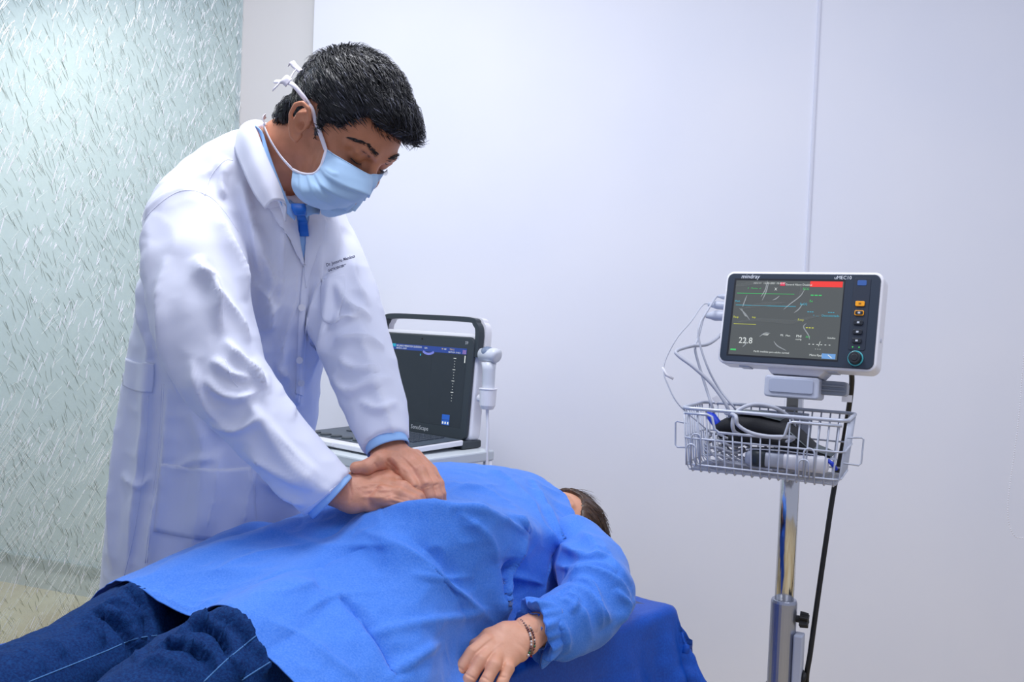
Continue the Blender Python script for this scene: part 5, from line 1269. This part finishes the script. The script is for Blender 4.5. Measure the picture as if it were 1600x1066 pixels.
# blood pressure cuff: folded nylon
cf = B(BKM)
def slab(b_, secs, n=22):
    vs = []; fs = []
    for c, hw, hh, ax in secs:
        c = np.array(c); ax = np.array(ax, float); ax /= np.linalg.norm(ax)
        up = np.array([0, 0, 1.0]); nn = np.cross(up, ax); nn = nn / np.linalg.norm(nn)
        for k in range(n):
            a = 2 * math.pi * k / n; ca, sa = math.cos(a), math.sin(a)
            vs.append(tuple(c + up * hw * math.copysign(abs(ca) ** 0.5, ca) + nn * hh * math.copysign(abs(sa) ** 0.8, sa)))
    m_ = len(secs)
    for i in range(m_ - 1):
        for k in range(n): fs.append((i * n + k, i * n + (k + 1) % n, (i + 1) * n + (k + 1) % n, (i + 1) * n + k))
    fs += [tuple(range(n))[::-1], tuple((m_ - 1) * n + k for k in range(n))]; b_.add(vs, fs)
slab(cf, [((-0.078, -0.058, -0.07), 0.035, 0.004, (0.3, 1, 0)), ((-0.082, -0.036, -0.07), 0.046, 0.014, (0.5, 1, 0)), ((-0.055, -0.026, -0.075), 0.052, 0.019, (1, 0.2, 0)), ((-0.01, -0.026, -0.075), 0.054, 0.020, (1, -0.05, 0)), ((0.03, -0.032, -0.075), 0.052, 0.019, (1, -0.3, 0)), ((0.055, -0.047, -0.075), 0.050, 0.013, (1, -0.8, 0)), ((0.085, -0.062, -0.07), 0.045, 0.005, (1, -0.5, 0)), ((0.115, -0.070, -0.07), 0.04, 0.002, (1, -0.2, 0))])
BPC = thing('pressure_cuff', 'folded black blood pressure cuff lying in the wire basket', 'blood pressure cuff', tuple(BK_(0, -0.05, -0.07)))
cf.build('outer_sleeve', M_cuffblk, BPC, smooth=True)
cf = B(BKM)
slab(cf, [((-0.075, -0.068, -0.062), 0.03, 0.003, (1, 0.8, 0)), ((-0.06, -0.052, -0.062), 0.040, 0.010, (1, 0.3, 0)), ((0.00, -0.046, -0.062), 0.042, 0.014, (1, 0, 0)), ((0.045, -0.052, -0.062), 0.042, 0.012, (1, -0.2, 0)), ((0.075, -0.066, -0.062), 0.036, 0.004, (1, -0.4, 0))])
cf.build('inner_lining', M_cuffblk, BPC, smooth=True)
cf = B(BKM)
slab(cf, [((-0.050, -0.0045, -0.075), 0.044, 0.0012, (1, 0.1, 0)), ((-0.01, -0.0055, -0.075), 0.047, 0.0012, (1, -0.03, 0)), ((0.028, -0.012, -0.075), 0.044, 0.0012, (1, -0.3, 0))])
cf.build('grey_panel', M_cuffgry, BPC, smooth=True)
cf = B(BKM)
slab(cf, [((0.045, -0.030, -0.072), 0.048, 0.0015, (1, -0.9, 0)), ((0.078, -0.056, -0.070), 0.045, 0.0015, (1, -0.6, 0)), ((0.118, -0.068, -0.07), 0.038, 0.001, (1, -0.1, 0))])
cf.build('velcro_tab', M_cuffgry, BPC, smooth=True)
# hand-held sensor housing at the front
SB = thing('handset', 'rounded white and grey handset lying at the front right of the wire basket', 'sensor', tuple(BK_(0.06, -0.09, -0.03)))
b = B(BKM); slab(b, [((0.035, -0.083, -0.035), 0.014, 0.012, (1, 0, 0)), ((0.04, -0.083, -0.035), 0.017, 0.014, (1, 0, 0)), ((0.105, -0.083, -0.035), 0.018, 0.016, (1, 0, 0)), ((0.113, -0.083, -0.035), 0.013, 0.012, (1, 0, 0))]); b.build('white_body', M_white, SB, smooth=True)
b = B(BKM); slab(b, [((-0.030, -0.084, -0.035), 0.012, 0.010, (1, 0, 0)), ((-0.024, -0.084, -0.035), 0.016, 0.014, (1, 0, 0)), ((0.039, -0.083, -0.035), 0.016, 0.0135, (1, 0, 0))]); b.build('grey_body', M_lgrey, SB, smooth=True)
b = B(BKM); slab(b, [((-0.018, -0.083, -0.035), 0.0172, 0.0152, (1, 0, 0)), ((0.006, -0.083, -0.035), 0.0172, 0.0152, (1, 0, 0))]); b.build('grip_band', M_dark2, SB, smooth=True)
# folded grey cloth strip over it
b = B(BKM); slab(b, [((-0.03, -0.068, -0.04), 0.016, 0.0015, (1, 0.1, 0)), ((0.03, -0.0645, -0.04), 0.018, 0.0015, (1, 0, 0)), ((0.09, -0.0665, -0.04), 0.018, 0.0015, (1, -0.1, 0)), ((0.126, -0.074, -0.045), 0.012, 0.0012, (1, -0.4, 0))])
o = b.build('hose_strap', M_lgrey, smooth=True); tag(o, 'flat grey strap lying on the handset in the basket', 'strap')

# cables
def cable(name, label, pts, r, m=M_cable, plug=None, extra=None, cat='cable', grp=None):
    t = thing(name, label, cat, tuple(np.array(pts[-1])))
    if grp: t['group'] = grp
    B().tube([tuple(p) for p in spline(pts, 10)], r, 10).build('lead', m, t, smooth=True)
    if plug is not None:
        a, c, rr = plug; a = np.array(a); c = np.array(c)
        B().tube([tuple(a), tuple(a + (c - a) * 0.12), tuple(a + (c - a) * 0.55), tuple(a + (c - a) * 0.75), tuple(c)], [rr * 0.95, rr, rr, rr * 0.72, rr * 0.45], 18).build('plug', M_lgrey, t, smooth=True)
    return t
d0 = 1.72
coil = lambda n, cx, cy, cz, rx, rz, ph=0: [BK_(cx + rx * math.cos(2 * math.pi * k / 8 + ph), cy + 0.004 * math.sin(k * 2.3) + 0.0016 * k, cz + rz * math.sin(2 * math.pi * k / 8 + ph)) for k in range(n)]
cable('sensor_cable', 'thinnest grey cable looping out widest from the monitor with a small tag', [left(0.030, -0.03, -0.185), left(0.029, -0.03, -0.205), P(1080, 502, 1.74), P(1058, 528, 1.72), P(1041, 560, 1.71), P(1037, 580, 1.70), P(1043, 600, 1.69), P(1062, 634, 1.68), BK_(-0.10, -0.05, -0.05), BK_(-0.09, -0.085, -0.06)], 0.0013, plug=(left(0.028), left(0.030, -0.03, -0.194), 0.0085))
cable('sensor_cable', 'grey cable from the uppermost plug curving down into the left of the basket', [left(0.047, -0.03, -0.165), left(0.046, -0.03, -0.178), P(1104, 488, 1.74), P(1094, 506, 1.70), P(1092, 530, 1.69), P(1104, 570, 1.68), P(1122, 605, 1.68), P(1150, 640, 1.67), BK_(-0.04, -0.03, -0.12), BK_(0.0, -0.09, -0.12)], 0.0020, plug=(left(0.046), left(0.047, -0.03, -0.175), 0.0055))
cable('sensor_cable', 'grey cable from the thick third plug dropping steeply to the blue plug', [left(0.008, -0.03, -0.185), left(0.006, -0.03, -0.200), P(1091, 527, 1.74), P(1086, 545, 1.71), P(1095, 580, 1.70), P(1106, 615, 1.69), P(1114, 640, 1.68), BK_(-0.095, -0.035, -0.07)], 0.0026, plug=(left(0.008), left(0.007, -0.03, -0.196), 0.0105))
cable('pressure_hose', 'thick grey hose from the lowest port looping over the front of the basket', [left(-0.022, -0.03), P(1108, 537, 1.72), P(1080, 541, 1.70), P(1058, 548, 1.68), P(1060, 556, 1.67), P(1085, 575, 1.66), P(1115, 604, 1.655), P(1138, 640, 1.65), BK_(-0.065, -0.035, -0.05), BK_(-0.045, -0.06, -0.05)], 0.0034, cat='hose')
cable('pressure_hose', 'grey hose arching high above the black cuff in the basket', [BK_(-0.035, -0.05, -0.05), P(1146, 672, 1.62), P(1150, 645, 1.62), P(1178, 632, 1.62), P(1212, 638, 1.62), P(1236, 655, 1.64), P(1240, 672, 1.66), BK_(0.02, -0.035, -0.11)], 0.0036, cat='hose')
cable('pressure_hose', 'grey hose lying in a low sweep across the front of the black cuff', [BK_(-0.07, -0.006, -0.03), P(1149, 650, 1.60), P(1153, 664, 1.595), P(1172, 676, 1.59), P(1200, 682, 1.585), P(1240, 684, 1.585), BK_(0.03, -0.055, -0.03)], 0.0034, cat='hose')
tg = B(); q = P(1038, 584, 1.70)
o = B().tube([tuple(P(1035, 574, 1.70)), tuple(P(1041, 586, 1.70)), tuple(P(1052, 592, 1.695))], [0.002, 0.003, 0.0025], 8).build('cable_marker', M_white, smooth=True); tag(o, 'small clear marker clipped on the thinnest monitor cable', 'cable tag')
for i, (cx, cz, rx, rz, cy, n, r) in enumerate([(-0.085, -0.07, 0.030, 0.045, -0.098, 34, 0.0020), (-0.075, -0.06, 0.036, 0.038, -0.088, 26, 0.0024), (0.02, -0.10, 0.075, 0.030, -0.097, 26, 0.0020)]):
    o = B().tube([tuple(p) for p in spline(coil(n, cx, cy, cz, rx, rz, i), 5)], r, 8).build('coiled_cable', M_cable, smooth=True)
    tag(o, ['grey cable coiled at the bottom left of the basket', 'looser grey cable coil standing over the bottom left coil', 'long flat grey cable coil under the black cuff'][i], 'cable', None)
for k in range(5):
    pts = [BK_(-0.100 + 0.006 * k, -0.045 - 0.004 * k, -0.03 - 0.01 * k), BK_(-0.095 + 0.008 * k, -0.075, -0.02 - 0.006 * k), BK_(-0.07 + 0.01 * k, -0.094, -0.022 - 0.006 * k), BK_(-0.03 + 0.01 * k, -0.099, -0.03 - 0.008 * k), BK_(0.02 + 0.01 * k, -0.101, -0.02 - 0.006 * k)]
    o = B().tube([tuple(p) for p in spline(pts, 8)], 0.0019, 8).build('electrode_lead', M_cable, smooth=True)
    tag(o, 'thin grey electrode lead sweeping down behind the left front wires of the basket', 'cable', 'electrode leads in the basket')
b = B(BKM); b.tube([(-0.108, -0.012, -0.05), (-0.098, -0.018, -0.045), (-0.085, -0.032, -0.04), (-0.082, -0.045, -0.04)], [0.006, 0.009, 0.009, 0.005], 16)
o = b.build('blue_connector', M_blueplug, smooth=True); tag(o, 'bright blue plastic connector at the left of the basket', 'connector')
b = B(BKM); b.tube([(0.112, -0.074, -0.03), (0.120, -0.080, -0.03), (0.128, -0.090, -0.032)], [0.003, 0.004, 0.003], 12)
o = b.build('blue_connector', M_blueplug, smooth=True); tag(o, 'small blue connector at the right end of the basket behind the handset', 'connector')
# labels on cables
def flag(pts, label):
    V = [tuple(P(*p)) for p in pts]; o = mesh_np('cable_label', np.array(V), [(0, 1, 2, 3)], M_white, None, False, solid=0.0006); tag(o, label, 'cable tag')
flag([(1112, 622, 1.672), (1120, 618, 1.672), (1127, 626, 1.672), (1118, 631, 1.672)], 'small white paper tag on a grey cable above the basket')
flag([(1316, 617, 1.74), (1332, 618, 1.74), (1331, 629, 1.74), (1315, 628, 1.74)], 'small white tag on the black power cord')
# power cord
cable('power_cord', 'black power cord hanging from the monitor behind the basket to the floor', [P(1329, 575, 1.70), P(1331, 590, 1.72), P(1330, 610, 1.745), P(1326, 640, 1.78), P(1318, 690, 1.82), P(1303, 765, 1.82), P(1290, 850, 1.80), P(1277, 940, 1.79), P(1266, 1020, 1.78), P(1260, 1062, 1.78), P(1262, 1120, 1.80), P(1240, 1200, 1.83)], 0.0052, M_black)
cable('power_cord', 'black cord hooked in a loop round the aluminium pole at the bottom', [P(1196, 1075, 1.80), P(1205, 1062, 1.84), P(1225, 1045, 1.85), P(1245, 1044, 1.80), P(1256, 1056, 1.76), P(1252, 1075, 1.76), P(1270, 1082, 1.76)], 0.0050, M_black)

# ------------------------------------------------------------------ ultrasound scanner on its trolley
UO = P(727, 702, 2.25); UY = 40
ub = fmat(UO, UY)     # origin: right end of the hinge, on the trolley top; x to the right, y up, z toward the operator
wid = 0.36
tz = UO[2]
US = thing('ultrasound_scanner', 'open portable ultrasound scanner with carrying handle standing on the trolley behind the doctor\'s arm', 'ultrasound machine', tuple(UO))
# lid
def lidM(): return fmat(UO + np.array([0, 0, 0.020]), UY, 4)
L = lidM(); lh = 0.262
b = B(L); b.prism(rrect(wid, lh, 0.018, 6, -wid / 2, lh / 2), -0.010, 0.0); b.build('lid', M_dark2, US, bevel=0.003)
b = B(L)
ks = {'bg': M_scr2, 'bar': emis('bar_blue', (36, 66, 150), 0.8), 'cy': emis('name_cyan', (40, 170, 200), 0.8), 'wh': cs_['white'], 'ye': emis('mark_yellow', (230, 200, 90), 0.8), 'pk': emis('tag_pink', (225, 170, 220), 0.8), 'arc': emis('arc_lilac', (120, 130, 220), 0.8), 'bl': emis('box_blue', (30, 90, 190), 0.8)}
kl = list(ks.keys()); use2 = lambda n: setattr(b, 'cm', kl.index(n))
ax0, ax1, ay0, ay1 = -wid + 0.020, -0.022, 0.030, lh - 0.030
def r2(c, u0, v0, u1, v1, z=0.0008): use2(c); b.quad(ax0 + (ax1 - ax0) * u0, ay1 + (ay0 - ay1) * v1, ax0 + (ax1 - ax0) * u1, ay1 + (ay0 - ay1) * v0, z)
def t2(c, s, u, v, sz): use2(c); b.text(s, ax0 + (ax1 - ax0) * u, ay1 + (ay0 - ay1) * v, sz, 0.0011)
r2('bg', 0, 0, 1, 1, 0.0004); r2('bar', 0, 0.0, 1, 0.075); r2('cy', 0, 0.0, 0.17, 0.04)
t2('wh', 'DR JAIRO MENDOZA QUEVEDO', 0.18, 0.035, 0.0068); t2('wh', '08072019_100307', 0.18, 0.066, 0.0055); t2('wh', 'GEN', 0.52, 0.04, 0.0055); t2('ye', 'MI', 0.72, 0.035, 0.006); t2('wh', '0.8', 0.75, 0.035, 0.006); t2('ye', 'TIS 0.2', 0.81, 0.035, 0.006); t2('wh', '08/07/2019 15:42:31', 0.80, 0.068, 0.0052)
r2('pk', 0.955, 0.02, 0.995, 0.07)
for i, s_ in enumerate(('C344', '30Hz', 'D 17', 'G 102', 'PI 3.0', 'F H4')): t2('wh', s_, 0.035 if i % 2 else 0.06, 0.13 + i * 0.034, 0.0075)
use2('arc'); vs = []; cx_, cy_ = ax0 + (ax1 - ax0) * 0.57, ay1 - 0.000
for a in np.linspace(-0.62, 0.62, 15):
    for rr_ in (0.036, 0.030): vs.append((cx_ + rr_ * math.sin(a) * 1.05, cy_ + 0.012 - rr_ * math.cos(a), 0.0009))
b.add(vs, [(2 * i, 2 * i + 2, 2 * i + 3, 2 * i + 1) for i in range(14)])
r2('cy', 0.475, 0.11, 0.485, 0.135)
for i in range(16): r2('wh', 0.875 if i % 4 else 0.862, 0.13 + i * 0.036, 0.882 if i % 4 else 0.892, 0.137 + i * 0.036)
r2('wh', 0.982, 0.09, 0.992, 0.18)
r2('bl', 0.79, 0.855, 0.875, 0.92); r2('bl', 0.79, 0.925, 0.875, 0.985)
for i in range(3): r2('wh', 0.797 + i * 0.028, 0.945, 0.812 + i * 0.028, 0.975, 0.0011)
b.build('screen', None, US, mats=[ks[k] for k in kl])
M_pg = mat('print_grey', srgb(210, 214, 218), 0.5)
B(L).text('SonoScape', -wid / 2 - 0.020, 0.011, 0.015, 0.0006).build('lettering', M_pg, US)
B(L).text('S9', -0.030, lh - 0.019, 0.011, 0.0006).build('lettering', M_pg, US)
b = B(L); b.ball((-wid * 0.52, lh - 0.012, 0.0), (0.004, 0.003, 0.001), 8); b.build('lid_latch', M_black, US)
# white back shell and handle
b = B(L); b.prism(rrect(wid + 0.006, lh + 0.012, 0.02, 6, -wid / 2 + 0.003, lh / 2 + 0.004), -0.050, -0.011); b.build('back_shell', M_white, US, bevel=0.008, seg=3)
hd = [(-wid + 0.004, lh - 0.05, -0.006), (-wid + 0.004, lh + 0.012, -0.006), (-wid + 0.012, lh + 0.032, -0.006), (-wid + 0.035, lh + 0.045, -0.006), (-wid / 2, lh + 0.046, -0.006), (-0.030, lh + 0.044, -0.006), (-0.008, lh + 0.034, -0.006), (0.003, lh + 0.014, -0.006), (0.004, lh - 0.05, -0.006)]
hs = spline(np.array(hd), 6); vs = []; fs = []
for i, p in enumerate(hs):
    t = hs[min(i + 1, len(hs) - 1)] - hs[max(i - 1, 0)]; t /= np.linalg.norm(t); nn = np.array([-t[1], t[0], 0])
    for a, c in ((1, 1), (1, -1), (-1, -1), (-1, 1)): vs.append(tuple(p + nn * 0.0065 * a + np.array([0, 0, 0.010 * c - 0.008])))
for i in range(len(hs) - 1):
    for k in range(4): fs.append((4 * i + k, 4 * i + (k + 1) % 4, 4 * i + 4 + (k + 1) % 4, 4 * i + 4 + k))
fs += [(0, 1, 2, 3), tuple(4 * (len(hs) - 1) + k for k in (3, 2, 1, 0))]
B(L).add(vs, fs).build('carrying_handle', M_dark2, US, bevel=0.003)
B(L).add([(x * 1.0 + 0.004 * (1 if x > -wid / 2 else -1), y + 0.002, z - 0.024) for x, y, z in vs], fs).build('handle_back', M_white, US, bevel=0.003)
# base with control panel
b = B(ub); b.prism([(0.004, -0.03), (-wid - 0.004, -0.03), (-wid - 0.004, 0.24), (0.004, 0.24)], 0, 1)
b = B(ub); b.box((-wid / 2, 0.010, -0.02), (wid + 0.01, 0.020, 0.07)); b.build('hinge_block', M_dark2, US, bevel=0.004)
bd = 0.27
b = B(ub); b.add([(0.004, 0.010, 0.012), (-wid - 0.004, 0.010, 0.012), (-wid - 0.004, 0.004, bd), (0.004, 0.004, bd), (0.004, 0.024, 0.012), (-wid - 0.004, 0.024, 0.012), (-wid - 0.004, 0.017, bd), (0.004, 0.017, bd)],
                 [(0, 1, 2, 3), (7, 6, 5, 4), (0, 4, 5, 1), (1, 5, 6, 2), (2, 6, 7, 3), (3, 7, 4, 0)]); b.build('base', M_white, US, bevel=0.003)
ky = lambda z: 0.0245 - 0.007 * (z - 0.012) / (bd - 0.012)
b = B(ub); b.add([(0.000, ky(0.02) + 0.0008, 0.016), (-wid, ky(0.02) + 0.0008, 0.016), (-wid, ky(bd - 0.03) + 0.0008, bd - 0.030), (0.0, ky(bd - 0.03) + 0.0008, bd - 0.030)], [(0, 1, 2, 3)]); b.build('control_panel', mat('panel_slate', srgb(74, 84, 96), 0.45), US)
rk = {}
for r_ in range(6):
    for c_ in range(13):
        x = -0.055 - c_ * 0.0195; z = 0.035 + r_ * 0.019
        B(ub).box((x, ky(z) + 0.002, z), (0.016, 0.003, 0.015)).build('key', mat('key_slate', srgb(62, 70, 82), 0.5), US, bevel=0.001)
B(ub).box((-0.09, ky(0.2) + 0.0015, 0.165), (0.11, 0.0016, 0.05)).build('touch_pad', mat('pad_slate', srgb(84, 94, 106), 0.35), US, bevel=0.001)
for i in range(6):
    x = -wid + 0.035 + i * 0.042; z = bd - 0.055
    B(ub).tube([(x, ky(z), z), (x, ky(z) + 0.0035, z), (x, ky(z) + 0.0045, z)], [0.015, 0.014, 0.011], 20).build('rotary_knob', M_dark2, US, smooth=False)
B(ub).box((-0.20, 0.012, bd + 0.003), (0.035, 0.008, 0.006)).build('front_latch', M_white, US, bevel=0.001)
# probe in its holder
hm_ = fmat(UO + np.array(ub.to_3x3() @ Vector((0.042, 0.103, -0.03))), UY)
b = B(hm_); b.tube([(0, 0, 0), (0, 0.010, 0), (0, 0.052, 0)], [0.015, 0.020, 0.022], 24); b.tube([(-0.03, 0.025, 0), (0, 0.025, 0)], 0.010, 12); b.tube([(0, 0.050, 0), (0, 0.053, 0)], 0.0235, 24)
b.build('probe_holder', M_white, US, bevel=0.001, smooth=False)
PR = thing('ultrasound_probe', 'white ultrasound probe standing in the holder beside the scanner lid', 'ultrasound probe', tuple(np.array(hm_ @ Vector((0, 0.03, 0)))))
b = B(hm_); b.tube([(0, 0.002, 0), (0, 0.03, 0), (0, 0.10, 0), (-0.001, 0.118, 0)], [0.013, 0.0155, 0.0165, 0.019], 24); b.build('grip', mat('probe_white', srgb(214, 218, 226), 0.35), PR, smooth=True)
b = B(hm_); b.tube([(-0.030, 0.136, 0), (-0.026, 0.136, 0), (0.018, 0.136, 0), (0.026, 0.135, 0), (0.028, 0.134, 0)], [0.008, 0.0165, 0.0185, 0.017, 0.010], 24); b.build('probe_head', mat('probe_white', srgb(214, 218, 226), 0.35), PR, smooth=True)
b = B(hm_); b.ball((-0.006, 0.142, 0.001), (0.019, 0.0155, 0.0165), 12); b.build('probe_lens', mat('lens_grey', srgb(122, 136, 160), 0.4), PR, smooth=True)
cpt = [np.array(hm_ @ Vector(q)) for q in ((0, 0.005, 0), (0.001, -0.02, 0), (0.004, -0.06, 0), (0.006, -0.12, 0.002), (0.010, -0.20, 0.0), (0.008, -0.30, 0.0), (-0.03, -0.42, 0), (-0.08, -0.46, 0.0))]
B().tube([tuple(p) for p in spline(cpt, 8)], 0.0042, 10).build('probe_cable', M_white, PR, smooth=True)
# trolley
TO = UO.copy(); TM = fmat((TO[0], TO[1], TO[2]), UY)
TR = thing('equipment_trolley', 'light grey steel trolley under the ultrasound scanner', 'trolley', (TO[0], TO[1], 0))
tw, tdp = 0.44, 0.36; tcx, tcz = -wid / 2 + 0.01, 0.125
b = B(TM); b.prism([], 0, 0) if False else None
b = B(TM); b.box((tcx, -0.014, tcz), (tw, 0.026, tdp)); b.build('top_shelf', M_trolley, TR, bevel=0.004)
b = B(TM); b.box((tcx, -0.40, tcz), (tw - 0.02, 0.02, tdp - 0.02)); b.build('lower_shelf', M_trolley, TR, bevel=0.004)
for sx_ in (-1, 1):
    for sz_ in (-1, 1):
        b = B(TM); b.tube([(tcx + sx_ * (tw / 2 - 0.012), -0.027, tcz + sz_ * (tdp / 2 - 0.012)), (tcx + sx_ * (tw / 2 - 0.012), -tz + 0.06, tcz + sz_ * (tdp / 2 - 0.012))], 0.011, 14); lg = b.build('post', M_white, TR, smooth=True)
        b = B(TM); xx, z2 = tcx + sx_ * (tw / 2 - 0.012), tcz + sz_ * (tdp / 2 - 0.012); b.tube([(xx - 0.01, -tz + 0.03, z2), (xx + 0.01, -tz + 0.03, z2)], 0.03, 18); b.build('castor', M_black, lg)

# blind chain at the right edge
BC = thing('blind_chain', 'white bead chain of a roller blind hanging at the right edge of the picture', 'blind chain', tuple(P(1592, 840, 2.3)))
cp_ = spline([P(1612, 440, 2.3), P(1604, 520, 2.3), P(1599, 565, 2.3), P(1592, 650, 2.3), P(1586, 700, 2.3), P(1579, 750, 2.3), P(1575, 785, 2.3), P(1576, 815, 2.3), P(1583, 835, 2.3), P(1594, 841, 2.3), P(1606, 836, 2.3), P(1614, 815, 2.3), P(1618, 700, 2.3), P(1622, 560, 2.3), P(1622, 440, 2.3)], 14)
B().tube([tuple(p) for p in cp_], 0.0006, 6).build('cord', M_white, BC, smooth=True)
b = B(); acc = 0; last = cp_[0]
for p in cp_:
    while np.linalg.norm(p - last) > 0.0062:
        last = last + (p - last) / np.linalg.norm(p - last) * 0.0062; b.ball(tuple(last), 0.0019, 5)
o = b.build('beads', M_white, BC, smooth=True); o['kind'] = 'stuff'
for o in bpy.data.objects:
    if o.type == 'EMPTY' and o.parent is None and not o.children: print('EMPTY THING', o.name)
